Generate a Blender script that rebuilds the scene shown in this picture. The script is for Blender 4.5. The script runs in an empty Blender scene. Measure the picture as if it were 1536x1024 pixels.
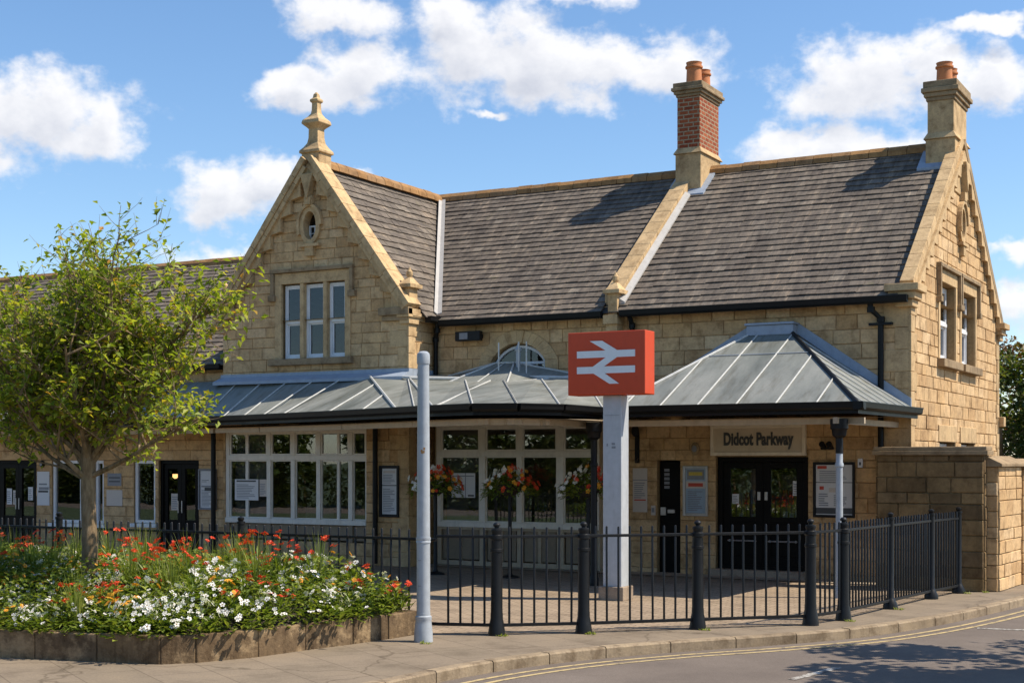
import bpy, bmesh, math, random
from mathutils import Vector, noise
rnd = random.Random(11)
V = Vector
col = bpy.context.scene.collection
sc = bpy.context.scene

# ------------------------------------------------------------------ materials
def new_mat(name):
    m = bpy.data.materials.new(name); m.use_nodes = True
    nt = m.node_tree; nt.nodes.clear()
    out = nt.nodes.new('ShaderNodeOutputMaterial')
    return m, nt, out
def nd(nt, typ, **kw):
    n = nt.nodes.new(typ)
    for k, v in kw.items():
        if k.startswith('i_'):
            n.inputs[k[2:].replace('_', ' ')].default_value = v
        else:
            setattr(n, k, v)
    return n
def ramp(nt, fac, stops, interp='LINEAR'):
    r = nt.nodes.new('ShaderNodeValToRGB'); r.color_ramp.interpolation = interp
    el = r.color_ramp.elements
    while len(el) < len(stops): el.new(0.5)
    for e, (p, c) in zip(el, stops):
        e.position = p; e.color = (c[0], c[1], c[2], 1)
    nt.links.new(fac, r.inputs[0]); return r.outputs[0]
def mixc(nt, a, b, fac, mode='MULTIPLY'):
    n = nt.nodes.new('ShaderNodeMix'); n.data_type = 'RGBA'; n.blend_type = mode
    for sock, v in ((n.inputs[0], fac), (n.inputs[6], a), (n.inputs[7], b)):
        if hasattr(v, 'is_linked'): nt.links.new(v, sock)
        elif isinstance(v, (int, float)): sock.default_value = v
        else: sock.default_value = (v[0], v[1], v[2], 1)
    return n.outputs[2]
def tex_noise(nt, scale, detail=4, rough=.55, stretch=None, coord='Object', dist=0):
    tc = nt.nodes.new('ShaderNodeTexCoord')
    src = tc.outputs[coord]
    if stretch:
        mp = nt.nodes.new('ShaderNodeMapping'); mp.inputs['Scale'].default_value = stretch[:3]
        if len(stretch) > 3: mp.inputs['Rotation'].default_value = stretch[3]
        nt.links.new(src, mp.inputs[0]); src = mp.outputs[0]
    n = nt.nodes.new('ShaderNodeTexNoise')
    n.inputs['Scale'].default_value = scale; n.inputs['Detail'].default_value = detail
    n.inputs['Roughness'].default_value = rough; n.inputs['Distortion'].default_value = dist
    nt.links.new(src, n.inputs['Vector']); return n.outputs['Fac']
def principled(nt, out, colr, rough=.7, bump=None, bstr=.3, bdist=.01, metal=0, spec=.5, coat=0):
    p = nt.nodes.new('ShaderNodeBsdfPrincipled')
    if hasattr(colr, 'is_linked'): nt.links.new(colr, p.inputs['Base Color'])
    else: p.inputs['Base Color'].default_value = (*colr[:3], 1)
    if hasattr(rough, 'is_linked'): nt.links.new(rough, p.inputs['Roughness'])
    else: p.inputs['Roughness'].default_value = rough
    p.inputs['Metallic'].default_value = metal
    p.inputs['Specular IOR Level'].default_value = spec
    if coat: p.inputs['Coat Weight'].default_value = coat
    if bump is not None:
        b = nt.nodes.new('ShaderNodeBump'); b.inputs['Strength'].default_value = bstr
        b.inputs['Distance'].default_value = bdist
        nt.links.new(bump, b.inputs['Height']); nt.links.new(b.outputs[0], p.inputs['Normal'])
    nt.links.new(p.outputs[0], out.inputs[0]); return p
def island(nt):
    return nt.nodes.new('ShaderNodeNewGeometry').outputs['Random Per Island']

def mat_stone(name, stops, stain=.35, bs=.5, nscale=22, blot=0):
    m, nt, out = new_mat(name)
    c = ramp(nt, island(nt), stops)
    n1 = tex_noise(nt, 5, 6, .65)
    c = mixc(nt, c, ramp(nt, n1, [(.28, (.58, .53, .48)), (.5, (1, 1, 1)), (.75, (1.16, 1.14, 1.08))]), 1)
    n2 = tex_noise(nt, .9, 5, .7)
    c = mixc(nt, c, ramp(nt, n2, [(.3, (.5, .48, .46)), (.52, (1, 1, 1))]), stain)
    n4 = tex_noise(nt, 1.0, 5, .7, (5, 5, .35))
    c = mixc(nt, c, ramp(nt, n4, [(.3, (.55, .53, .5)), (.5, (1, 1, 1))]), stain * 1.0)
    if blot:
        n5 = tex_noise(nt, 3.2, 6, .7)
        c = mixc(nt, c, (.40, .285, .16), ramp(nt, n5, [(.5, (0, 0, 0)), (.62, (blot,) * 3)]), 'MIX')
    n3 = tex_noise(nt, nscale, 8, .7)
    c = mixc(nt, c, ramp(nt, n3, [(.3, (.74, .72, .69)), (.6, (1.06, 1.05, 1.03))]), .8)
    principled(nt, out, c, .92, n3, bs, .02, spec=.25)
    return m
def mat_plain(name, c, rough=.5, var=.18, bs=.12, metal=0, spec=.5, scale=9, dirt=.25):
    m, nt, out = new_mat(name)
    n1 = tex_noise(nt, scale, 6, .65)
    cc = mixc(nt, c, ramp(nt, n1, [(.3, (1 - var,) * 3), (.7, (1 + var * .5,) * 3)]), 1)
    n2 = tex_noise(nt, 2.3, 5, .7, (4, 4, .7))
    cc = mixc(nt, cc, ramp(nt, n2, [(.32, (.55, .52, .48)), (.5, (1, 1, 1))]), dirt)
    r = nt.nodes.new('ShaderNodeMapRange'); nt.links.new(n1, r.inputs[0])
    r.inputs[3].default_value = max(.02, rough - .1); r.inputs[4].default_value = min(1, rough + .12)
    principled(nt, out, cc, r.outputs[0], tex_noise(nt, scale * 5, 4), bs, .004, metal, spec)
    return m
def mat_leaf(name, stops, trans=.35, rough=.5):
    m, nt, out = new_mat(name)
    c = ramp(nt, island(nt), stops)
    p = nt.nodes.new('ShaderNodeBsdfPrincipled'); nt.links.new(c, p.inputs['Base Color'])
    p.inputs['Roughness'].default_value = rough; p.inputs['Specular IOR Level'].default_value = .35
    t = nt.nodes.new('ShaderNodeBsdfTranslucent')
    nt.links.new(mixc(nt, c, (1.5, 1.6, .7), 1), t.inputs[0])
    mx = nt.nodes.new('ShaderNodeMixShader'); mx.inputs[0].default_value = trans
    nt.links.new(p.outputs[0], mx.inputs[1]); nt.links.new(t.outputs[0], mx.inputs[2])
    nt.links.new(mx.outputs[0], out.inputs[0]); return m

M = {}
M['stone'] = mat_stone('ashlar_stone', [(0, (.48, .305, .15)), (.18, (.565, .378, .195)), (.4, (.62, .43, .235)), (.6, (.56, .365, .18)), (.75, (.655, .468, .27)), (.9, (.59, .40, .21)), (1, (.49, .325, .17))])
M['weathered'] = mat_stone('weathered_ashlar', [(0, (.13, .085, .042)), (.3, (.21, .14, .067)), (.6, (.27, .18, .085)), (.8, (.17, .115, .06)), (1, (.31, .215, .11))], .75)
M['trim'] = mat_stone('dressed_stone', [(0, (.50, .35, .185)), (.5, (.58, .415, .23)), (1, (.52, .36, .19))], .45, .2, 30)
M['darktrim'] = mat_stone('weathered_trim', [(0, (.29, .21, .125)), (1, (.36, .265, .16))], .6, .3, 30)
M['mortar'] = mat_plain('mortar', (.33, .225, .115), .95, .3, .4, spec=.1, scale=20)
def mat_slate():
    m, nt, out = new_mat('roof_tile')
    c = ramp(nt, island(nt), [(0, (.112, .092, .074)), (.4, (.135, .112, .089)), (.8, (.148, .122, .096)), (.95, (.165, .138, .11)), (1, (.20, .17, .135))])
    n = tex_noise(nt, 2.6, 6, .7, (1.3, .22, .22, (0, .45, 0)))
    c = mixc(nt, c, ramp(nt, n, [(.28, (.62, .61, .62)), (.48, (1, 1, 1)), (.58, (1.1, 1.08, 1.06)), (.68, (1.5, 1.45, 1.38))]), 1)
    n6 = tex_noise(nt, 9, 4, .6, (1.2, .25, .25, (0, .4, 0)))
    c = mixc(nt, c, ramp(nt, n6, [(.36, (.78, .77, .77)), (.52, (1, 1, 1)), (.62, (1.2, 1.18, 1.14)), (.7, (1.8, 1.72, 1.6))]), 1)
    n3 = tex_noise(nt, 14, 6, .75)
    c = mixc(nt, c, ramp(nt, n3, [(.3, (.7, .7, .7)), (.55, (1, 1, 1)), (.72, (1.35, 1.3, 1.2))]), .8)
    n5 = tex_noise(nt, 3, 4, .6)
    c = mixc(nt, c, (.16, .15, .06), ramp(nt, n5, [(.63, (0, 0, 0)), (.78, (.35, .35, .35))]), 'MIX')
    principled(nt, out, c, .82, n3, .35, .01, spec=.3); return m
M['slate'] = mat_slate()
M['ridge'] = mat_stone('ridge_tile', [(0, (.27, .15, .065)), (.5, (.36, .2, .08)), (1, (.30, .18, .09))], .5, .3, 30)
M['lead'] = mat_plain('lead_flashing', (.30, .35, .42), .5, .15, .15, 0, .5)
M['leadlit'] = mat_plain('valley_lead', (.40, .385, .36), .55, .12, .1)
def mat_zinc():
    m, nt, out = new_mat('canopy_zinc')
    n = tex_noise(nt, 1.6, 6, .65, (1, .35, .35, (0, 0, .7)))
    c = ramp(nt, n, [(.3, (.135, .145, .128)), (.5, (.20, .208, .185)), (.7, (.265, .268, .24))])
    n4 = tex_noise(nt, 7, 5, .7, (1, .12, .3))
    c = mixc(nt, c, ramp(nt, n4, [(.3, (.62, .58, .5)), (.5, (1, 1, 1)), (.7, (1.1, 1.1, 1.08))]), .9)
    n2 = tex_noise(nt, 30, 5, .7)
    c = mixc(nt, c, ramp(nt, n2, [(.3, (.85,) * 3), (.7, (1.08,) * 3)]), .8)
    principled(nt, out, c, ramp(nt, n, [(.3, (.38,) * 3), (.7, (.6,) * 3)]), n2, .05, .01, 0, .3); return m
M['zinc'] = mat_zinc()
M['bar'] = mat_plain('glazing_bar', (.52, .52, .49), .45, .15, .05)
M['iron'] = mat_plain('black_iron_paint', (.009, .009, .010), .45, .3, .15, spec=.25)
M['gutter'] = mat_plain('gutter_black', (.007, .0075, .008), .45, .2, .05, spec=.22)
M['fence'] = mat_plain('fence_paint', (.008, .0085, .0095), .42, .35, .2, spec=.3, dirt=.1)
M['white'] = mat_plain('white_paint', (.74, .75, .76), .4, .08, .05)
M['cream'] = mat_plain('cream_paint', (.72, .68, .60), .5, .1, .06)
M['beige'] = mat_plain('beige_soffit', (.43, .34, .23), .6, .15, .06)
M['soffit'] = mat_plain('soffit_boarding', (.40, .32, .22), .7, .15, .06)
M['panel'] = mat_plain('bay_panel', (.24, .18, .115), .6, .15, .06)
M['steel'] = mat_plain('grey_pole_paint', (.36, .39, .42), .4, .14, .1, spec=.5)
M['postgrey'] = mat_plain('sign_post_paint', (.44, .465, .49), .4, .1, .08)
M['red'] = mat_plain('sign_red', (.56, .058, .011), .45, .06, .03, dirt=.1)
M['signwhite'] = mat_plain('sign_white', (.74, .78, .80), .4, .05, .02, dirt=.05)
M['concrete'] = mat_stone('concrete_base', [(0, (.32, .25, .19)), (1, (.36, .29, .22))], .4, .3, 40)
M['planter'] = mat_stone('planter_stone', [(0, (.085, .058, .034)), (.3, (.17, .115, .064)), (.5, (.10, .068, .04)), (.7, (.24, .165, .092)), (.85, (.12, .083, .05)), (1, (.19, .13, .075))], 1, .6, 20, .7)
M['kerb'] = mat_stone('kerb_stone', [(0, (.26, .20, .135)), (.5, (.32, .25, .17)), (1, (.29, .225, .15))], .5, .4, 36)
M['paper'] = mat_plain('paper', (.62, .62, .62), .55, .04, .01, dirt=.05)
M['papertan'] = mat_plain('paper_tan', (.55, .49, .43), .55, .04, .01, dirt=.05)
M['blue'] = mat_plain('print_blue', (.30, .40, .50), .5, .06, .01)
M['ink'] = mat_plain('print_ink', (.05, .055, .06), .5, .1, .01)
M['greyink'] = mat_plain('print_grey', (.22, .23, .25), .5, .1, .01)
M['yellowink'] = mat_plain('print_yellow', (.55, .42, .06), .5, .1, .01)
M['redink'] = mat_plain('print_red', (.5, .06, .03), .5, .1, .01)
M['signface'] = mat_plain('name_sign_face', (.58, .49, .36), .5, .08, .03)
M['signframe'] = mat_plain('name_sign_frame', (.76, .67, .52), .5, .08, .03)
M['doorblack'] = mat_plain('door_black', (.005, .0045, .004), .45, .2, .05, spec=.12)
M['metal'] = mat_plain('brushed_metal', (.5, .5, .5), .35, .1, .05, .8)
M['terracotta'] = mat_plain('terracotta', (.52, .19, .065), .7, .2, .15)
M['interior'] = mat_plain('interior_wall', (.42, .34, .25), .8, .3, .05)
M['interiordark'] = mat_plain('interior_dark', (.035, .03, .025), .8, .3, .05)
M['curtain'] = mat_plain('curtain', (.30, .28, .26), .8, .2, .05)
M['soil'] = mat_plain('soil', (.035, .024, .015), .95, .4, .8, scale=25)
M['grassground'] = mat_plain('grass_ground', (.06, .085, .025), .95, .4, .6, scale=6)
M['bark'] = None
def mat_bark():
    m, nt, out = new_mat('tree_bark')
    n = tex_noise(nt, 6, 8, .7, (3, 3, .7)); n2 = tex_noise(nt, 3, 4, .6)
    c = ramp(nt, n, [(.3, (.10, .066, .036)), (.5, (.24, .17, .10)), (.7, (.36, .27, .17))])
    c = mixc(nt, c, ramp(nt, n2, [(.3, (.7, .7, .62)), (.6, (1, 1, 1))]), 1)
    principled(nt, out, c, .9, n, .6, .02, spec=.2); return m
M['bark'] = mat_bark()
def mat_brick():
    m, nt, out = new_mat('red_brick')
    tc = nt.nodes.new('ShaderNodeTexCoord')
    b = nt.nodes.new('ShaderNodeTexBrick')
    b.inputs['Scale'].default_value = 1; b.inputs['Brick Width'].default_value = .205
    b.inputs['Row Height'].default_value = .083; b.inputs['Mortar Size'].default_value = .013
    b.inputs['Color1'].default_value = (.34, .095, .04, 1); b.inputs['Color2'].default_value = (.23, .05, .024, 1)
    b.inputs['Mortar'].default_value = (.34, .26, .17, 1); b.inputs['Bias'].default_value = -.1
    nt.links.new(tc.outputs['UV'], b.inputs['Vector'])
    n = tex_noise(nt, 18, 6, .7)
    c = mixc(nt, b.outputs[0], ramp(nt, n, [(.3, (.6, .55, .5)), (.6, (1.1, 1.1, 1.1))]), .9)
    inv = nt.nodes.new('ShaderNodeMath'); inv.operation = 'SUBTRACT'; inv.inputs[0].default_value = 1
    nt.links.new(b.outputs[1], inv.inputs[1])
    principled(nt, out, c, .9, inv.outputs[0], .7, .012, spec=.2); return m
M['brick'] = mat_brick()
def mat_glass(name, tint, refl):
    m, nt, out = new_mat(name)
    t = nt.nodes.new('ShaderNodeBsdfTransparent'); t.inputs[0].default_value = (*tint, 1)
    g = nt.nodes.new('ShaderNodeBsdfGlossy'); g.inputs['Roughness'].default_value = .01
    g.inputs[0].default_value = (.9, .93, .95, 1)
    ge = nt.nodes.new('ShaderNodeNewGeometry'); dp = nt.nodes.new('ShaderNodeVectorMath'); dp.operation = 'DOT_PRODUCT'
    nt.links.new(ge.outputs['Incoming'], dp.inputs[0]); nt.links.new(ge.outputs['Normal'], dp.inputs[1])
    def mt(op, a, b=None):
        q = nt.nodes.new('ShaderNodeMath'); q.operation = op
        for i_, v_ in enumerate((a, b)):
            if v_ is None: continue
            if hasattr(v_, 'is_linked'): nt.links.new(v_, q.inputs[i_])
            else: q.inputs[i_].default_value = v_
        return q.outputs[0]
    fr = mt('MULTIPLY', mt('POWER', mt('SUBTRACT', 1.0, mt('ABSOLUTE', dp.outputs['Value'])), 4.0), .9)
    n = tex_noise(nt, 1.3, 2, .5)
    b = nt.nodes.new('ShaderNodeBump'); b.inputs['Strength'].default_value = .05; b.inputs['Distance'].default_value = .02
    nt.links.new(n, b.inputs['Height']); nt.links.new(b.outputs[0], g.inputs['Normal'])
    a = nt.nodes.new('ShaderNodeMath'); a.operation = 'ADD'; a.use_clamp = True; a.inputs[1].default_value = refl
    nt.links.new(fr, a.inputs[0])
    mx = nt.nodes.new('ShaderNodeMixShader'); nt.links.new(a.outputs[0], mx.inputs[0])
    nt.links.new(t.outputs[0], mx.inputs[1]); nt.links.new(g.outputs[0], mx.inputs[2])
    nt.links.new(mx.outputs[0], out.inputs[0]); return m
M['glass'] = mat_glass('window_glass', (.72, .73, .73), .11)
M['glassup'] = mat_glass('upper_glass', (.5, .52, .54), .05)
def mat_asphalt():
    m, nt, out = new_mat('asphalt')
    n = tex_noise(nt, 70, 6, .8); n2 = tex_noise(nt, .7, 6, .65); n3 = tex_noise(nt, 160, 2, .5)
    c = ramp(nt, n2, [(.3, (.115, .092, .075)), (.55, (.152, .123, .10)), (.75, (.178, .146, .12))])
    c = mixc(nt, c, ramp(nt, n, [(.3, (.6,) * 3), (.5, (1,) * 3), (.7, (1.35,) * 3)]), .85)
    c = mixc(nt, c, (.26, .24, .22), ramp(nt, n3, [(.66, (0, 0, 0)), (.72, (.7, .7, .7))]), 'MIX')
    principled(nt, out, c, .88, n, .5, .008, spec=.3); return m
M['asphalt'] = mat_asphalt()
def mat_paving(name, bw, rh, c1, c2, mo, ms, rot=0, stain=.8, off=.5):
    m, nt, out = new_mat(name)
    tc = nt.nodes.new('ShaderNodeTexCoord'); mp = nt.nodes.new('ShaderNodeMapping')
    mp.inputs['Rotation'].default_value = (0, 0, rot)
    nt.links.new(tc.outputs['Object'], mp.inputs[0])
    b = nt.nodes.new('ShaderNodeTexBrick'); b.offset = off
    b.inputs['Scale'].default_value = 1; b.inputs['Brick Width'].default_value = bw
    b.inputs['Row Height'].default_value = rh; b.inputs['Mortar Size'].default_value = ms
    b.inputs['Color1'].default_value = (*c1, 1); b.inputs['Color2'].default_value = (*c2, 1); b.inputs['Mortar'].default_value = (*mo, 1)
    nt.links.new(mp.outputs[0], b.inputs['Vector'])
    n = tex_noise(nt, 1.4, 8, .7); n2 = tex_noise(nt, 40, 5, .7)
    c = mixc(nt, b.outputs[0], ramp(nt, n, [(.28, (.58, .56, .54)), (.5, (1, 1, 1)), (.75, (1.18, 1.16, 1.12))]), stain)
    c = mixc(nt, c, ramp(nt, n2, [(.3, (.75,) * 3), (.65, (1.12,) * 3)]), .8)
    vo = nt.nodes.new('ShaderNodeTexVoronoi'); vo.feature = 'DISTANCE_TO_EDGE'; vo.inputs['Scale'].default_value = .55
    dm = nt.nodes.new('ShaderNodeMix'); dm.data_type = 'VECTOR'; dm.inputs[0].default_value = .3
    nn = nt.nodes.new('ShaderNodeTexNoise'); nn.inputs['Scale'].default_value = 2.5; nn.inputs['Detail'].default_value = 6
    nt.links.new(tc.outputs['Object'], nn.inputs[0])
    nt.links.new(tc.outputs['Object'], dm.inputs[4]); nt.links.new(nn.outputs['Color'], dm.inputs[5])
    nt.links.new(dm.outputs[1], vo.inputs['Vector'])
    c = mixc(nt, c, ramp(nt, vo.outputs[0], [(.0, (.35, .33, .3)), (.003, (.55, .53, .5)), (.007, (1, 1, 1))]), .6 if bw > .3 else 0)
    principled(nt, out, c, .9, n2, .35, .008, spec=.25); return m
M['slabs'] = mat_paving('pavement_slab', .85, .6, (.205, .163, .115), (.228, .18, .128), (.145, .113, .08), .007, .55, .9)
M['pavers'] = mat_paving('block_paving', .21, .105, (.34, .26, .18), (.27, .205, .14), (.14, .105, .07), .008, 0, .8)
def mat_line(name, c, wear):
    m, nt, out = new_mat(name)
    n = tex_noise(nt, 9, 8, .75)
    f = ramp(nt, n, [(wear - .05, (0, 0, 0)), (wear + .08, (1, 1, 1))])
    cc = mixc(nt, (.13, .11, .09), c, f, 'MIX')
    principled(nt, out, cc, .8, tex_noise(nt, 70, 5, .7), .4, .006, spec=.3); return m
M['yellow'] = mat_line('worn_yellow_line', (.46, .35, .17), .42)
M['whiteline'] = mat_line('worn_white_line', (.55, .53, .48), .5)
M['leaf'] = mat_leaf('young_tree_leaf', [(0, (.10, .145, .014)), (.3, (.19, .245, .024)), (.6, (.285, .33, .034)), (.85, (.38, .385, .045)), (.97, (.42, .34, .04)), (1, (.45, .21, .035))], .45)
M['darkleaf'] = mat_leaf('dark_tree_leaf', [(0, (.03, .05, .010)), (.5, (.065, .095, .016)), (.9, (.13, .15, .025)), (1, (.17, .17, .03))], .3)
M['rustleaf'] = mat_leaf('rust_leaf', [(0, (.09, .05, .02)), (.5, (.17, .075, .03)), (1, (.12, .12, .03))], .3)
M['bedleaf'] = mat_leaf('bedding_leaf', [(0, (.06, .10, .012)), (.4, (.13, .18, .022)), (.8, (.21, .255, .034)), (1, (.28, .30, .05))], .3)
M['blade'] = mat_leaf('grass_blade', [(0, (.12, .17, .025)), (.5, (.20, .24, .035)), (1, (.30, .30, .07))], .35)
M['stemgreen'] = mat_leaf('flower_stem', [(0, (.08, .12, .03)), (1, (.14, .17, .04))], .1)
M['petalwhite'] = mat_leaf('white_petal', [(0, (.70, .68, .66)), (1, (.82, .80, .78))], .2, .6)
M['petalred'] = mat_leaf('red_petal', [(0, (.52, .030, .012)), (.6, (.68, .06, .018)), (1, (.72, .12, .03))], .2, .55)
M['petalorange'] = mat_leaf('orange_petal', [(0, (.70, .20, .02)), (.5, (.74, .32, .03)), (1, (.74, .44, .04))], .2, .55)
M['eye'] = mat_plain('flower_eye', (.20, .10, .02), .7)
M['wicker'] = mat_plain('basket_wicker', (.04, .03, .02), .8, .3, .3)
m_, nt_, o_ = new_mat('lamp_glow'); e_ = nt_.nodes.new('ShaderNodeEmission'); e_.inputs[0].default_value = (1, .55, .2, 1); e_.inputs[1].default_value = 3
nt_.links.new(e_.outputs[0], o_.inputs[0]); M['glow'] = m_

# ------------------------------------------------------------------ mesh builder
class Basis:
    def __init__(s, o, u, n): s.o = V(o); s.u = V(u); s.n = V(n)
    def p(s, u, z, d=0): return s.o + s.u * u + V((0, 0, z)) + s.n * d
ORIG = {}
class MB:
    def __init__(s): s.v = []; s.f = []; s.m = []
    def face(s, pts, m=0):
        k = len(s.v); s.v += [tuple(p) for p in pts]; s.f.append(tuple(range(k, k + len(pts)))); s.m.append(m); return s
    def hexa(s, b, t, m=0):
        k = len(s.v); n = len(b); s.v += [tuple(p) for p in b] + [tuple(p) for p in t]
        s.f.append(tuple(range(k + n - 1, k - 1, -1))); s.f.append(tuple(range(k + n, k + 2 * n)))
        for i in range(n):
            j = (i + 1) % n; s.f.append((k + i, k + j, k + n + j, k + n + i))
        s.m += [m] * (n + 2); return s
    def box(s, x0, x1, y0, y1, z0, z1, m=0):
        return s.hexa([(x0, y0, z0), (x1, y0, z0), (x1, y1, z0), (x0, y1, z0)], [(x0, y0, z1), (x1, y0, z1), (x1, y1, z1), (x0, y1, z1)], m)
    def bb(s, B, u0, u1, z0, z1, d0, d1, m=0):
        return s.hexa([B.p(u0, z0, d0), B.p(u1, z0, d0), B.p(u1, z0, d1), B.p(u0, z0, d1)], [B.p(u0, z1, d0), B.p(u1, z1, d0), B.p(u1, z1, d1), B.p(u0, z1, d1)], m)
    def prism(s, B, pts, d0, d1, m=0):
        return s.hexa([B.p(u, z, d0) for u, z in pts], [B.p(u, z, d1) for u, z in pts], m)
    def tube(s, path, rad, n=8, m=0, cap=True):
        path = [V(p) for p in path]
        if not isinstance(rad, (list, tuple)): rad = [rad] * len(path)
        k0 = len(s.v); ref = None
        for i, p in enumerate(path):
            t = (path[min(i + 1, len(path) - 1)] - path[max(i - 1, 0)]).normalized()
            if ref is None: ref = t.orthogonal().normalized()
            a = (ref - t * ref.dot(t))
            a = a.normalized() if a.length > 1e-6 else t.orthogonal().normalized()
            ref = a; b = t.cross(a)
            for j in range(n):
                an = 2 * math.pi * j / n
                s.v.append(tuple(p + (a * math.cos(an) + b * math.sin(an)) * rad[i]))
        for i in range(len(path) - 1):
            for j in range(n):
                j2 = (j + 1) % n
                s.f.append((k0 + i * n + j, k0 + i * n + j2, k0 + (i + 1) * n + j2, k0 + (i + 1) * n + j)); s.m.append(m)
        if cap:
            s.f.append(tuple(k0 + j for j in range(n - 1, -1, -1))); s.m.append(m)
            e = k0 + (len(path) - 1) * n
            s.f.append(tuple(e + j for j in range(n))); s.m.append(m)
        return s
    def lathe(s, c, prof, n=16, m=0, sq=False):
        c = V(c); k0 = len(s.v); off = math.pi / 4 if sq else 0
        if sq: n = 4
        for r, z in prof:
            for j in range(n):
                an = 2 * math.pi * j / n + off; rr = r * (math.sqrt(2) if sq else 1)
                s.v.append((c.x + rr * math.cos(an), c.y + rr * math.sin(an), c.z + z))
        for i in range(len(prof) - 1):
            for j in range(n):
                j2 = (j + 1) % n
                s.f.append((k0 + i * n + j, k0 + i * n + j2, k0 + (i + 1) * n + j2, k0 + (i + 1) * n + j)); s.m.append(m)
        s.f.append(tuple(k0 + j for j in range(n - 1, -1, -1))); s.m.append(m)
        e = k0 + (len(prof) - 1) * n; s.f.append(tuple(e + j for j in range(n))); s.m.append(m)
        return s
    def leaf(s, p, d, up, L, W, m=0, fold=.25):
        d = d.normalized(); side = d.cross(up)
        side = side.normalized() if side.length > 1e-4 else d.orthogonal().normalized()
        nn = side.cross(d)
        k = len(s.v); mid = p + d * L * .45
        s.v += [tuple(p), tuple(mid + side * W * .5 + nn * W * fold), tuple(p + d * L), tuple(mid - side * W * .5 + nn * W * fold)]
        s.f += [(k, k + 1, k + 2), (k, k + 2, k + 3)]; s.m += [m, m]
    def build(s, name, mats, parent=None, loc=None, smooth=False, bevel=0, uv=True):
        if not isinstance(mats, (list, tuple)): mats = [mats]
        if parent is not None: o = ORIG[parent.name]
        elif loc is not None: o = V(loc)
        else: o = V((0, 0, 0))
        me = bpy.data.meshes.new(name)
        me.from_pydata([(x - o.x, y - o.y, z - o.z) for x, y, z in s.v], [], s.f)
        for mm in mats: me.materials.append(mm)
        me.polygons.foreach_set('material_index', s.m)
        if uv:
            ul = me.uv_layers.new(name='UVMap'); dat = [0.0] * (2 * len(me.loops)); vs = s.v
            for p in me.polygons:
                n = p.normal; ax = abs(n.x); ay = abs(n.y); az = abs(n.z)
                for li in p.loop_indices:
                    x, y, z = vs[me.loops[li].vertex_index]
                    if az > ax and az > ay: a, b = x, y
                    elif ay >= ax: a, b = x, z
                    else: a, b = y, z
                    dat[2 * li] = a; dat[2 * li + 1] = b
            ul.data.foreach_set('uv', dat)
        me.validate(); me.update()
        if smooth:
            for p in me.polygons: p.use_smooth = True
            me.set_sharp_from_angle(angle=math.radians(38))
        ob = bpy.data.objects.new(name, me); col.objects.link(ob)
        if parent is not None: ob.parent = parent
        else: ob.location = o
        ORIG[ob.name] = o
        if bevel:
            bm = ob.modifiers.new('bevel', 'BEVEL'); bm.width = bevel; bm.segments = 2; bm.limit_method = 'ANGLE'
        return ob
def tag(o, label=None, cat=None, group=None, kind=None):
    if label: o['label'] = label
    if cat: o['category'] = cat
    if group: o['group'] = group
    if kind: o['kind'] = kind
    return o
def thing(name, label, cat, loc, group=None):
    o = bpy.data.objects.new(name, None); o.empty_display_size = .2; col.objects.link(o)
    o.location = loc; ORIG[o.name] = V(loc); return tag(o, label, cat, group)
def copy_tree(o, parent=None):
    c = o.copy(); col.objects.link(c)
    if parent is not None: c.parent = parent
    for ch in list(o.children): copy_tree(ch, c)
    return c
def frame(mb, B, u0, u1, z0, z1, w, d0, d1, m=0):
    mb.bb(B, u0, u0 + w, z0, z1, d0, d1, m); mb.bb(B, u1 - w, u1, z0, z1, d0, d1, m)
    mb.bb(B, u0 + w, u1 - w, z1 - w, z1, d0, d1, m); mb.bb(B, u0 + w, u1 - w, z0, z0 + w, d0, d1, m)

def wall_plane(mb, B, u0, u1, z0, z1, holes, depth=.2, m=0):
    us = sorted({u0, u1} | {h[k] for h in holes for k in (0, 1)}); zs = sorted({z0, z1} | {h[k] for h in holes for k in (2, 3)})
    us = [u for u in us if u0 <= u <= u1]; zs = [z for z in zs if z0 <= z <= z1]
    for a, b in zip(us, us[1:]):
        for c, d in zip(zs, zs[1:]):
            if any(h[0] <= (a + b) / 2 <= h[1] and h[2] <= (c + d) / 2 <= h[3] for h in holes): continue
            mb.face([B.p(a, c), B.p(b, c), B.p(b, d), B.p(a, d)], m)
    for a, b, c, d in holes:
        mb.face([B.p(a, c), B.p(a, d), B.p(a, d, -depth), B.p(a, c, -depth)], m)
        mb.face([B.p(b, d), B.p(b, c), B.p(b, c, -depth), B.p(b, d, -depth)], m)
        mb.face([B.p(a, d), B.p(b, d), B.p(b, d, -depth), B.p(a, d, -depth)], m)
        mb.face([B.p(b, c), B.p(a, c), B.p(a, c, -depth), B.p(b, c, -depth)], m)
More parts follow.
